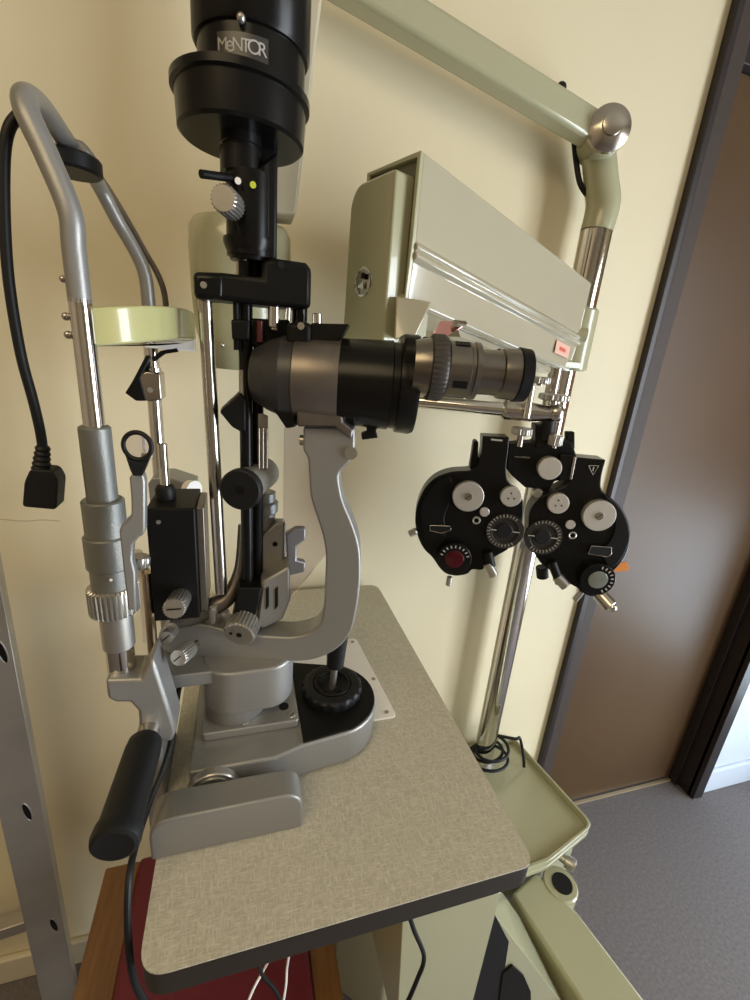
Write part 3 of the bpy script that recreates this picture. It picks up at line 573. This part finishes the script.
# ------------------------------------------------------------------ instrument stand (pole, arm, tray, cabinet)
PYL = .735
pa = PY(597, 232, PYL); PXL = PY(511, 620, PYL).x; print('pole x', pa.x, PXL, PY(487, 745, PYL))
st = thing('instrument_stand', (PXL, PYL, 0), 'pale green ophthalmic stand with tall chrome pole, overhead arm and tray', 'stand')
zt_ = PY(486, 760, PYL).z; zu = PY(597, 232, PYL).z; zs = PY(575, 371, PYL).z; zs2 = PY(590, 310, PYL).z
tz = zt_ - .005; print('tray z', tz)
XU = PXL + .011
part('pole', MB().cyl((PXL, PYL, tz), (PXL, PYL, zs + .02), .0245, seg=48), CHROME, st, label='chrome pole')
part('upper_pole', MB().cyl((XU, PYL, zs + .01), (XU, PYL, zu), .0265, seg=48), CHROME, st)
part('pole_sleeve', MB().lathe((XU, PYL, zs), (0, 0, 1), [(0, .030), (.003, .033), (zs2 - zs - .004, .033), (zs2 - zs, .030)], 40), GREEN, st)
part('sleeve_tongue', MB().box2((XU - .085, PYL - .035, zs + .004), (XU, PYL + .01, zs + .016)), GREEN, st, .002)
def sprism(name, pts, Y, th, m, bevel=.002, par=st, **k): return part(name, MB().prism([PY(x, y, Y) for x, y in pts], (0, th, 0)), m, par, bevel, **k)
ea, eb, ec = V((XU, PYL, zu)), PY(601, 205, PYL), PY(597, 150, PYL)
part('elbow', MB().tube([ea, V((XU + .002, PYL, eb.z)), PY(601, 182, PYL), PY(598, 150, PYL), PY(596, 125, PYL)], [.0265, .0275, .0265, .0255, .0255], 32, 6), GREEN, st, label='pale green elbow casting')
a0 = PY(597, 134, PYL - .012); a1 = PY(300, -47, PYL - .012); adv = (a1 - a0).normalized(); aup = V((0, 1, 0)).cross(adv).normalized()
if aup.z < 0: aup = -aup
aw = mpx(PY(548, 96, PYL), 27)
part('overhead_arm', MB().box(a0.lerp(a1, .5), ((a1 - a0).length, aw, .034), u=adv, v=aup), GREEN, st, .006, 3, label='pale green overhead arm')
jc = PY(607, 131, PYL - .03)
jd = (V((-.38, -1, .03))).normalized()
part('joint_boss', MB().cyl(jc + jd * -.05, jc + jd * .004, .033, ch=.003), GREEN, st)
jr = mpx(jc, 1)
part('joint_cap', MB().lathe(jc, jd, [(0, 19 * jr), (.004, 21 * jr), (.010, 20.5 * jr), (.019, 11.5 * jr), (.0195, 10 * jr), (.024, 9.6 * jr), (.0245, 8.6 * jr)], 48), CHROMEB, st, label='polished joint cap')
part('arm_knob', MB().ball(PY(561, 88, PYL - .0), .008), RUBBER, st)
part('arm_cable', MB().tube([PY(574, 140, PYL + .02), PY(576, 160, PYL + .02), PY(580, 183, PYL + .01), PY(588, 196, PYL + .01)], .0045, 10), RUBBER, st, label='black cable at the elbow')
# tray: polygon at tray height
q0 = PZ(510, 737, tz); q1 = PZ(592, 829, tz); q2 = PZ(548, 866, tz); q3 = V((q0.x - .28, q0.y + .0, tz)); q4 = V((q2.x - .22, q2.y - .01, tz))
print('tray', q0, q1, q2)
TQ = [q0, q1, q2 + V((0, 0, 0)), q4, q3]
q0 = V((q0.x, min(q0.y, .778), tz)); q3 = V((q0.x - .22, q0.y, tz))
TQ = rounded([q0, q1, q2, q4, q3], [.01, .02, .01, .005, .005])
part('tray', MB().prism([p - V((0, 0, .012)) for p in TQ], (0, 0, .012)), GREEN, st, .002, label='pale green tray')
cen = sum(TQ, V((0, 0, 0))) / len(TQ); inn = [p + (cen - p).normalized() * .007 for p in TQ]
rm = MB(); n = len(TQ); vs = [p + V((0, 0, .0)) for p in TQ] + [p + V((0, 0, .016)) for p in TQ] + [p + V((0, 0, .016)) for p in inn] + [p for p in inn]
fs = []
for i in range(n):
    j = (i + 1) % n
    for k in range(4): l = (k + 1) % 4; fs.append((k * n + i, k * n + j, l * n + j, l * n + i))
part('tray_rim', rm.add(vs, fs), GREEN, st, .0012)
part('pole_foot', MB().lathe((PXL, PYL, tz), (0, 0, 1), [(0, .030), (.008, .030), (.012, .0245)], 40), SILVERS, st)
dn = V((0, 0, -.11)); bod = [p + (cen - p).normalized() * .02 - V((0, 0, .012)) for p in TQ]
part('cabinet', MB().prism(bod, (0, 0, -(tz - .012))), GREEN, st, .003, label='pale green cabinet under the tray')
ka = PZ(574, 866, tz - .02); kdir = V((.55, -.8, 0)).normalized()
part('clamp_knob', MB().lathe(ka - kdir * .03, kdir, [(0, .009), (.012, .009), (.013, .0135), (.03, .0135), (.033, .012)], 28), SILVERS, st, label='silver clamp knob')
# swing arm beam toward the room
zb = tz - .03
B0 = PZ(536, 872, zb); B1 = PZ(578, 912, zb); B2 = PZ(668, 1030, zb); B3 = PZ(600, 1030, zb); B4 = PZ(512, 893, zb)
bm_ = part('swing_beam', MB().prism([B4, B0, B1, B2, B3], (0, 0, -.10)), GREEN, st, .006, 3, label='pale green beam below the table corner')
eye = PZ(562, 883, zb + .0); part('beam_eye', MB().lathe(eye - V((.004, 0, .05)), (0, 0, 1), [(0, .035), (.048, .035), (.052, .032)], 36), GREEN, st, label='rounded eye with a black plug')
part('eye_plug', MB().lathe(eye + V((-.002, -.002, .0025)), (0, 0, 1), [(0, .0205), (.002, .0200)], 30), RUBBER, st)
# lower panels
zq = tz - .05
C0 = PZ(392, 905, zq); C1 = PZ(495, 915, zq); C2 = PZ(474, 1030, zq)
print('cab', C0, C1, C2)
C0 = PZ(345, 890, zq); C0b = PZ(395, 905, zq)
part('lower_cabinet', MB().prism([C0 + V((0, .03, 0)), C0b + V((0, 0, 0)), V((C1.x + .03, C0b.y + .004, zq)), V((C1.x + .03, C0b.y + .2, zq)), V((C0.x, C0b.y + .2, zq))], (0, 0, -zq)), GREEN, st, .004, label='pale green lower cabinet')
# dark slot between the cabinet panel and beam
A_ = PZ(495, 916, zb - .1)
part('brace_panel', MB().prism([PY(x, y, .30) for x, y in ((501, 893), (404, 893), (396, 1040), (463, 1040))], (0, .20, 0)), GREEN, st, .001)
part('slot_liner', MB().prism([PY(x, y, .318) for x, y in ((494, 914), (560, 1000), (590, 1040), (460, 1040))], (0, .12, 0)), GREEN, st, .0005)
part('slot_shade', MB().prism([PY(x, y, .316) for x, y in ((495, 915), (509, 942), (504, 975), (497, 1040), (460, 1040))], (0, .0019, 0)), RUBBER, st, .0003)  # black sheet paints the shade inside the open gap
part('slot_plate', MB().prism([PY(x, y, .314) for x, y in ((503, 974), (513, 966), (524, 976), (531, 992), (531, 1040), (494, 1040))], (0, .003, 0)), BLACKM, st, .0005)

# ------------------------------------------------------------------ coiled cord at pole foot
cc_ = PY(490, 748, PYL)
cp_ = []
zc0 = cc_.z
for k in range(40):
    a = k * .5 + 1; rr2 = .043 + .010 * math.sin(a * .37); cp_.append(V((PXL + .006 + rr2 * math.cos(a), PYL - .012 + .8 * rr2 * math.sin(a), tz + .022 + .0012 * k + .007 * math.sin(a * .61))))
cp_ += [V((PXL + .065, PYL - .02, tz + .085)), V((PXL + .088, PYL - .015, tz + .075)), V((PXL + .098, PYL - .03, tz + .03)), V((PXL + .098, PYL - .04, tz + .006))]
cord('coiled_cord', cp_, .0038, RUBBER, 'black cord coiled around the foot of the chrome pole')

# ------------------------------------------------------------------ phoropter
PF = Frame(PY(520, 490, .585).x, .585, 22)
ph = thing('phoropter', PF.P(530, 480), 'black twin refractor head with silver dials hanging from a chrome bar', 'phoropter')
def pp(name, pts, off, th, m, bevel=.0015, par=ph, rnd=0, **k): return part(name, MB().prism(rounded([PF.P(x, y, off) for x, y in pts], rnd, 4) if rnd else [PF.P(x, y, off) for x, y in pts], -PF.n * th), m, par, bevel, **k)
def pd(name, x, y, rpx, off, th, m, par=ph, ch=.001, seg=40, teeth=None, **k):
    c = PF.P(x, y, off); r = PF.r(x, y, rpx, off); mb_ = MB().lathe(c - PF.n * th, PF.n, [(0, r), (th - ch, r), (th, r - ch)], seg, teeth=teeth); return part(name, mb_, m, par, **k)
def L2(o_, s=3.0, ox=400, oy=420): return [(ox + x / s, oy + y / s) for x, y in o_]
left = L2([(248, 48), (328, 52), (326, 90), (318, 140), (322, 185), (345, 205), (368, 232), (372, 270), (366, 320), (350, 358), (322, 392), (285, 410), (262, 428), (250, 452), (215, 448), (205, 462), (170, 470), (135, 462), (115, 440), (98, 412), (72, 390), (52, 350), (44, 300), (50, 255), (72, 205), (105, 172), (150, 155), (212, 152), (232, 140), (246, 100)])
right = L2([(530, 112), (618, 120), (604, 170), (602, 212), (640, 238), (672, 270), (692, 320), (692, 370), (672, 420), (640, 455), (610, 470), (640, 500), (600, 528), (560, 530), (535, 505), (505, 490), (470, 462), (430, 440), (402, 402), (386, 352), (386, 290), (400, 252), (432, 225), (480, 205), (508, 190), (520, 160)])
left = left; lh = pp('left_head', left, .012, .034, BLACK, .003, rnd=[.002, .002] + [.03] * (len(left) - 2), label='black left lens battery'); rh = pp('right_head', right, .012, .034, BLACK, .003, rnd=[.002, .002] + [.03] * (len(right) - 2), label='black right lens battery')
pp('left_cover', L2([(60, 300), (70, 235), (108, 185), (150, 165), (160, 200), (150, 250), (130, 290), (140, 340), (110, 400), (80, 380)]), .015, .004, BLACKM, .001, lh, .02)
pp('back_plate', L2([(222, 62), (236, 64), (232, 150), (208, 150)]), .0, .02, BLACKM, .001, lh, .02)
pp('right_cover', L2([(602, 214), (664, 262), (688, 320), (690, 365), (664, 420), (632, 450), (600, 400), (650, 340), (640, 270)]), .015, .004, BLACKM, .001, rh, .02)
def dial(x, y, r, par, th=.010, screw=True, off=.022):
    d_ = pd('dial', x, y, r, off, th, DIAL, par, label='silver dial'); 
    if screw: pd('dial_screw', x, y, r * .26, off + .0012, .0012, CHROMEB, d_, seg=20, ch=.0003); c = PF.P(x, y, off + .0016); part('slot', MB().box(c, (PF.r(x, y, r * .42), .0008, .0004), u=PF.u * .8 + V((0, 0, .6)), v=PF.n.cross(PF.u * .8 + V((0, 0, .6))), w=PF.n), BLACKM, d_)
    return d_
def P3(x, y): return 400 + x / 3.0, 420 + y / 3.0
dial(*P3(205, 231), 15.5, lh, .012); dial(*P3(599, 289), 16, rh, .012)
for (x, y), par in ((P3(334, 231), lh), (P3(476, 252), rh)):
    d_ = dial(x, y, 10.5, par, .009, False)
    for k in range(3): a = math.radians(90 + 120 * k); pd('dial_hole', x + 3.5 * math.cos(a), y - 3.5 * math.sin(a), .9, .0224, .0006, BLACKM, d_, ch=.0001, seg=10)
for (x, y), par in ((P3(254, 277), lh), (P3(512, 315), rh)):
    d_ = pd('small_disc', x, y, 4.8, .0165, .003, DIAL, par, seg=24)
for (x, y), par in ((P3(229, 301), lh), (P3(517, 346), rh)): part('level_window', MB().torus(PF.P(x, y, .013), PF.n, PF.r(x, y, 3.2), PF.r(x, y, 1.0), 20, 8), SILVERS, par)
for (x, y), par in ((P3(314, 333), lh), (P3(429, 351), rh)):
    part('axis_ring', MB().lathe(PF.P(x, y, .012), PF.n, [(0, PF.r(x, y, 18.5) * 2 / 2), (.003, PF.r(x, y, 18)), (.0032, PF.r(x, y, 13)), (.001, PF.r(x, y, 12))], 48), mat('dark_scale', (.018, .015, .013), .4), par)
    tk = MB()
    for k in range(30):
        a = math.radians(12 * k + 6)
        dg = 12 * k + 6
        if (par is lh and (dg < 50 or dg > 310)) or (par is rh and 130 < dg < 230): continue
        dd = PF.u * math.cos(a) + V((0, 0, 1)) * math.sin(a); tk.box(PF.P(x, y, .0155) + dd * PF.r(x, y, 15.6), (PF.r(x, y, 3.0), PF.r(x, y, 1.1), .0003), u=dd, v=PF.n.cross(dd), w=PF.n)
    part('scale_marks', tk, mat('faded_marks', (.26, .23, .18), .5), par)
    part('aperture', MB().lathe(PF.P(x, y, .0155), PF.n, [(0, PF.r(x, y, 7.5)), (.0006, PF.r(x, y, 7))], 32), RUBBER, par)
    for sg in (-1, 1): part('cross_line', MB().box(PF.P(x, y, .0166) + PF.u * sg * PF.r(x, y, 11), (PF.r(x, y, 6.5), PF.r(x, y, .9), .0004), u=PF.u, v=V((0, 0, 1)), w=-PF.n), MARK, par)
# power windows
for pts, par in ((L2([(90, 316), (150, 318), (152, 330), (125, 340), (90, 332)]), lh), (L2([(565, 402), (574, 378), (634, 382), (634, 402), (622, 410)]), rh)):
    c3 = [PF.P(x, y, .0165) for x, y in pts]; part('power_window', MB().tube(c3 + [c3[0]], .0008, 8, 1), CHROMEB, par)
    part('window_digit', MB().prism([PF.P(x, y, .0163) for x, y in pts], PF.n * .0003), RUBBER, par)
# auxiliary lens turrets
for (x, y), r, par, lens in ((P3(163, 418), 17, lh, REDG), (P3(594, 480), 17, rh, GLASS)):
    tu = pd('lens_turret', x, y, r, .026, .014, BLACK, par, seg=48, label='black auxiliary lens turret')
    part('turret_lens', MB().lathe(PF.P(x, y, .0262), PF.n, [(0, PF.r(x, y, 9.2)), (.0012, PF.r(x, y, 8.6)), (.002, PF.r(x, y, 5)), (.0022, .0003)], 36), lens if lens is REDG else mat('pale_lens', (.22, .24, .21), .15, .3, coat=1), tu)
    mk = MB()
    for k in range(9):
        a = math.radians(20 + 18 * k if par is lh else -60 + 18 * k); dd = PF.u * math.cos(a) + V((0, 0, 1)) * math.sin(a); mk.box(PF.P(x, y, .0262) + dd * PF.r(x, y, 13), (PF.r(x, y, 2.6), PF.r(x, y, 1.2), .0003), u=dd, v=PF.n.cross(dd), w=PF.n)
    part('turret_marks', mk, MARK, tu)
def stub(name, a, b, r, m, par, offa=.012, offb=.012): return part(name, MB().cyl(PF.P(*a, offa), PF.P(*b, offb), PF.r(*a, r), ch=.001, seg=24), m, par)
stub('small_knob', P3(28, 342), P3(50, 332), 3.4, SILVERS, lh); stub('small_knob', P3(145, 496), P3(149, 470), 2.8, SILVERS, lh); stub('small_knob', P3(524, 540), P3(545, 515), 3, SILVERS, rh)
stub('pd_knob', P3(262, 430), P3(282, 468), 4.8, SILVERS, lh, .02, .026); stub('pd_knob', P3(470, 470), P3(498, 500), 5, SILVERS, rh, .02, .026)
stub('cross_cylinder_stem', P3(455, 425), P3(480, 490), 4.5, BLACKM, rh, .016, .02); stub('cross_cylinder_stem', P3(262, 395), P3(272, 440), 5, BLACKM, lh, .016, .02)
stub('rear_knob', P3(425, 440), P3(428, 472), 6, RUBBER, rh, -.02, -.02)
kk = stub('end_knob', P3(632, 560), P3(596, 520), 7, CHROMEB, rh, .018, .002); part('knob_face', MB().ball(PF.P(*P3(636, 562), .020), PF.r(612, 604, 4.5)), CHROME, kk)
part('orange_tab', MB().prism([PF.P(x, y, .006) for x, y in ((600, 566), (628, 562), (627, 566), (630, 567), (627, 571), (600, 573))], -PF.n * .002), mat('orange_tag', (.75, .27, .05), .5), rh, .0003)
# triangle mark
tri = [PF.P(x, y, .0125) for x, y in (P3(566, 137), P3(596, 137), P3(579, 165))]
part('triangle_mark', MB().tube(tri + [tri[0]], .0007, 6, 1).box(PF.P(*P3(580, 147), .0125), (PF.r(593, 470, 1), PF.r(593, 470, 4), .0005), u=PF.u, v=V((0, 0, 1)), w=-PF.n), MARK, rh)
part('top_mark', MB().box(PF.P(*P3(290, 60), .0125), (PF.r(495, 440, 11), PF.r(495, 440, 1.6), .0004), u=PF.u, v=V((0, 0, 1)), w=-PF.n), MARK, lh)
# centre carriage and hanger (coordinates from a close view: 490 + x/6.82, 360 + y/6.82)
def Q(x, y): return 490 + x / 6.82, 360 + y / 6.82
pp('centre_carriage', [Q(*p) for p in ((130, 575), (310, 560), (310, 440), (395, 440), (395, 520), (560, 560), (590, 650), (570, 800), (440, 830), (400, 890), (240, 870), (150, 790), (110, 740))], .004, .03, BLACKM, .002, label='black centre carriage')
pp('carriage_bar', [Q(*p) for p in ((480, 640), (592, 650), (560, 810), (470, 830))], .012, .02, BLACK, .002)
pp('carriage_edge', [Q(*p) for p in ((572, 660), (590, 662), (560, 815), (543, 815))], .0135, .004, CHROMEB, .0006)
pd('centre_dial', *Q(410, 742), 11.6, .016, .014, DIAL, label='plain silver centre dial')
pd('tilt_knob', *Q(325, 912), 4.8, .012, .01, SILVERS, seg=24)
part('carriage_text', MB().box(PF.P(*Q(200, 662), .0045), (.014, .0012, .0003), u=PF.u, v=V((0, 0, 1)), w=-PF.n).box(PF.P(*Q(245, 664), .0045), (.012, .0022, .0003), u=PF.u, v=V((0, 0, 1)), w=-PF.n), mat('faint_mark', (.16, .15, .13), .5), ph)
def tknob(x, y, w, h, stem, off=0, nm='thumb_screw'):
    a = PF.P(*Q(x, y - h / 2), off); b = PF.P(*Q(x, y + h / 2), off); r = PF.r(*Q(x, y), w / 6.82 / 2, off)
    k_ = part(nm, MB().knob((b.x, b.y, b.z), (b.x, b.y, a.z), r, 20, dp=.93), SILVERS, ph); s_ = PF.P(*Q(x, stem), off); part('screw_stem', MB().cyl((b.x, b.y, s_.z), (b.x, b.y, b.z + .001), r * .32, seg=16), CHROMEB, k_)
tknob(212, 485, 140, 50, 590, .006); tknob(430, 253, 200, 45, 310, .0); tknob(338, 138, 135, 50, 175, .02)
tknob(440, 545, 95, 75, 600, .012)
part('hanger_lever', MB().cyl(PF.P(*Q(285, 170), .02), PF.P(*Q(245, 400), .02), PF.r(530, 400, 3.6), ch=.001), CHROME, ph)
ba, bb = PF.P(400, 403, .0), PF.P(512, 408, .0)
bz_ = (PF.P(418, 403).z + PF.P(515, 409).z) / 2
def HB(px): p = PF.P(px, 406); return V((p.x, p.y, bz_))
part('support_bar', MB().cyl(HB(390), HB(512), PF.r(470, 406, 6.6)), CHROME, ph, label='chrome support bar')
part('joint_sleeve', MB().lathe(HB(503), PF.u, [(0, PF.r(505, 408, 8)), (.004, PF.r(505, 408, 10)), (HB(534).x - HB(503).x, PF.r(530, 408, 9.5)), ((HB(552) - HB(503)).length, PF.r(545, 412, 7))], 36), CHROMEB, ph)
part('ball_joint', MB().ball(PF.P(555, 413, 0), PF.r(555, 413, 9.5)), CHROMEB, ph)
vv = PF.P(541, 440, .002); part('hanger_block', MB().prism([PF.P(*Q(*p), .006) for p in ((310, 440), (440, 440), (440, 600), (310, 600))], -PF.n * .026), BLACKM, ph, .002)
part('hanger_tube', MB().cyl((PF.P(549, 424).x, PF.P(549, 424).y, PF.P(549, 440).z), PF.P(549, 420), PF.r(549, 420, 7)), RUBBER, ph)
part('clamp_screw', MB().prism([PF.P(*Q(*p), -.02) for p in ((520, 490), (580, 490), (580, 610), (520, 610))], -PF.n * .012), BLACKM, ph, .002)
part('pole_clamp', MB().tube([PF.P(553, 412, 0), V((PXL - .02, PYL - .022, PF.P(560, 405).z))], .009, 16, 1), CHROMEB, ph)
# second thin pole left of the main pole (lens rod of the hanger)
vr = PF.P(556, 372, -.02); part('hanger_rod', MB().cyl((vr.x, vr.y, PF.P(555, 400, -.02).z), (vr.x, vr.y, PF.P(556, 368, -.02).z), PF.r(556, 380, 5.5)), CHROMEB, ph)

# ------------------------------------------------------------------ chart projector
d1 = .47
Pn = PD(421, 150, d1)
adir = M @ V((491, 0, 440)); adir.z = 0; adir.normalize()
bdir = V((-adir.y, adir.x, 0))
fw = M.transposed()
def proj(p): q = fw @ (p - EYE); return CX + q.x / q.z * F, CY + q.y / q.z * F
lo, hi = .1, 1.5
DROP = 0
for _ in range(40):
    mid = (lo + hi) / 2
    if proj(Pn + adir * mid)[0] < 590 + 10: lo = mid
    else: hi = mid
PL = lo; print('projector L', PL, proj(Pn + adir * PL), adir, Pn, Pn + adir * PL)
slope = V((0, 0, 0))
# small downward pitch so that the far end meets its place
lo, hi = -.15, .15
for _ in range(40):
    mid = (lo + hi) / 2
    if proj(Pn + adir * PL + V((0, 0, mid)))[1] > 283: lo = mid
    else: hi = mid
print('drop', lo)
adv2 = (adir * PL + V((0, 0, lo))); 
prj = thing('chart_projector', Pn + adir * .2, 'long glossy cream projector box mounted on the chrome pole', 'projector')
def vz(px, py):                                # height on the vertical plane through Pn along adir
    nrm_ = bdir; r_ = ray(px, py); k = (Pn - EYE).dot(nrm_) / r_.dot(nrm_); return (EYE + r_ * k).z - Pn.z
zr, zb_ = vz(412.5, 243) + .003, vz(410, 299); print('h', zr, zb_)
wB = .092
sec = [(0, 0), (0, zr), (-.004, zr - .003), (-.004, zr - .006), (-.001, zr - .009), (-.004, zr - .012), (-.004, zr - .016), (0, zr - .020), (0, zb_), (.010, zb_ - .010)]
def SP(b_, z_, t=0): return Pn + bdir * b_ + V((0, 0, z_)) + adv2 * t
taper = 0
outer = [(0, 0), (0, zr), (-.004, zr - .003), (-.004, zr - .006), (-.001, zr - .009), (-.004, zr - .012), (-.004, zr - .016), (.001, zr - .020), (.004, zb_), (.008, zb_ - .004), (wB, zb_ - .004), (wB, -.002)]
part('shroud', MB().prism([SP(b_, z_, .012) for b_, z_ in outer], adv2 * .988), BEIGE, prj, .0012, 2, label='glossy cream shroud')
# open front lip of the shroud
th = .005
inner_ = [(th, -th), (th, zr), (th, zb_ + th), (wB - th, zb_ + th), (wB - th, -th)]
lip = MB(); oo = [(0, 0), (0, zr), (.003, zb_), (wB, zb_ - .002), (wB, -.002)]
n = 5; vs = [SP(b_, z_, 0) for b_, z_ in oo] + [SP(b_, z_, 0) for b_, z_ in inner_] + [SP(b_, z_, .013) for b_, z_ in inner_] + [SP(b_, z_, .013) for b_, z_ in oo]
fs = []
for i in range(n):
    j = (i + 1) % n
    for k in range(4): l = (k + 1) % 4; fs.append((k * n + i, k * n + j, l * n + j, l * n + i))
part('shroud_lip', lip.add(vs, fs), GREEN, prj, .0008)
part('shroud_mouth', MB().prism([SP(b_, z_, .0105) for b_, z_ in inner_], adv2 * .004), mat('shroud_inside', (.12, .115, .07), .5), prj)
# body in the mouth
bz_t = vz(398, 172) + .009; 
bs = [(.012, bz_t), (wB - .012, bz_t - .003), (wB + .0, bz_t - .02), (wB + .002, zb_ - .07), (.012, zb_ - .07)]
part('body', MB().prism([Pn + bdir * b_ + V((0, 0, z_)) - adir * .022 for b_, z_ in rounded([V((b_, z_, 0)) for b_, z_ in bs], .006)and [(p.x, p.y) for p in rounded([V((b_, z_, 0)) for b_, z_ in bs], [.006, .01, .01, .004, .004])]], adir * .075), GREEN, prj, .004, 3, label='pale green projector body')
lk = (lambda r_: EYE + r_ * ((Pn - adir * .0225 - EYE).dot(adir) / r_.dot(adir)))(ray(363, 282))
lock = part('lens_bezel', MB().torus(lk, adir, mpx(lk, 12.5), .0016, 36, 10), CHROME, prj, label='oval chrome recess')
part('bezel_cup', MB().lathe(lk + adir * .001, -adir, [(0, mpx(lk, 12)), (.001, mpx(lk, 11.5)), (.002, mpx(lk, 6))], 36), CHROMEB, lock)
part('bezel_reflection', MB().prism([lk - adir * .0032 + bdir * b_ + V((0, 0, z_)) for b_, z_ in ((-.006, .001), (.005, -.006), (-.006, -.009))], -adir * .001), MIRROR, lock).parent = lock  # mirror triangle shaped to imitate a reflection in the chrome recess
part('bezel_stop', MB().box(lk - adir * .004 + V((0, 0, .006)) - bdir * .004, (.004, .006, .006)), BLACKM, lock)
# mirror bracket below
mbk = PD(428, 316, .50)
part('lower_body', MB().prism([PD(x, y, .51) for x, y in ((396, 296), (432, 302), (416, 336), (394, 340))], ray(410, 320).normalized() * .03), BEIGE, prj, .002)
part('mirror_arm', MB().prism([PD(x, y, .53) for x, y in ((432, 336), (440, 321), (462, 321), (464, 326), (446, 337))], ray(440, 320).normalized() * .004), mat('pink_mirror', (.85, .45, .42), .1, 1), prj, .0005)
part('mirror_hinge', MB().cyl(PD(455, 323, .52), PD(464, 324, .535), .004), CHROMEB, prj)
part('under_rail', MB().prism([SP(.02, zb_ - .004, t) for t in (.28, .97)] + [SP(.02, zb_ - .013, t) for t in (.95, .30)], bdir * .03), BEIGE, prj, .001)
part('rating_label', MB().prism([SP(-.0002, z_, t) for t, z_ in ((.82, zr - .026), (.935, zr - .026), (.935, zr - .046), (.82, zr - .046))], -bdir * .0008), PINKL, prj)
part('label_print', MB().prism([SP(-.0012, z_, t) for t, z_ in ((.85, zr - .033), (.90, zr - .033), (.90, zr - .039), (.85, zr - .039))], -bdir * .0003), REDL, prj)
part('mount_arm', MB().tube([SP(.04, zb_ * .6, .93), V((XU, PYL - .03, SP(0, zb_ * .6, .95).z))], .012, 16, 1), GREEN, prj)

# ------------------------------------------------------------------ green lamp head behind the slit lamp
LY = .66
lp = thing('hanging_lamp', PY(245, 300, LY), 'pale green cylindrical lamp head hanging from a beige post behind the slit lamp', 'lamp')
lt = PY(240, 226, LY).z; lb = PY(230, 368, LY).z; lx = (PY(190, 290, LY).x + PY(291, 260, LY).x) / 2; lr = (PY(291, 260, LY).x - PY(190, 280, LY).x) / 2
print('lamp', lt, lb, lx, lr)
part('lamp_head', MB().lathe((lx, LY, lb), (0, 0, 1), [(0, lr * .72), (.004, lr * .76), (.05, lr * .93), (.09, lr * .98), (lt - lb - .03, lr), (lt - lb - .008, lr * .98), (lt - lb, lr * .9), (lt - lb + .004, lr * .3)], 48), GREEN, lp)
part('lamp_screw', MB().ball(PY(222, 345, LY - lr * .8), .0032), CHROMEB, lp)
xa = PY(280, 215, LY - .03).x; xb = PY(296, 215, LY - .03).x
part('lamp_post', MB().prism([PY(x, y, LY - .055) for x, y in ((262, 212), (296, 215), (322, 0), (335, -110), (300, -110), (285, 0))], (0, .05, 0)), POSTM, lp, .003, label='beige post')

# ------------------------------------------------------------------ light
def area(name, loc, rot, size, sy, e, col):
    l = bpy.data.lights.new(name, 'AREA'); l.shape = 'RECTANGLE'; l.size = size; l.size_y = sy; l.energy = e; l.color = col
    o = bpy.data.objects.new(name, l); C.objects.link(o); o.location = loc; o.rotation_euler = rot; return o
area('window_daylight', (XR + .09, (WY0 + WY1) / 2, (WZ0 + WZ1) / 2), (0, math.radians(90), 0), WZ1 - WZ0, WY1 - WY0, 86, (.86, .93, 1))
area('low_blue_fill', (XR + .09, .27, .5), (0, math.radians(90), 0), .72, .74, 11, (.66, .83, 1))  # added fill behind the invented low opening, brightens alcove wall and floor
area('warm_fill', (-.9, -1.0, H - .03), (0, 0, 0), 1.4, 1.2, 20, (1, .78, .46))  # added fill standing in for warm bounce on the upper and left wall
wd = bpy.data.worlds.new('world'); bpy.context.scene.world = wd; wd.use_nodes = True; wd.node_tree.nodes['Background'].inputs[0].default_value = (.8, .88, 1, 1); wd.node_tree.nodes['Background'].inputs[1].default_value = .6
vs_ = bpy.context.scene.view_settings; vs_.view_transform = 'Standard'; vs_.look = 'None'; vs_.gamma = 1; vs_.exposure = .2; vs_.use_curve_mapping = False
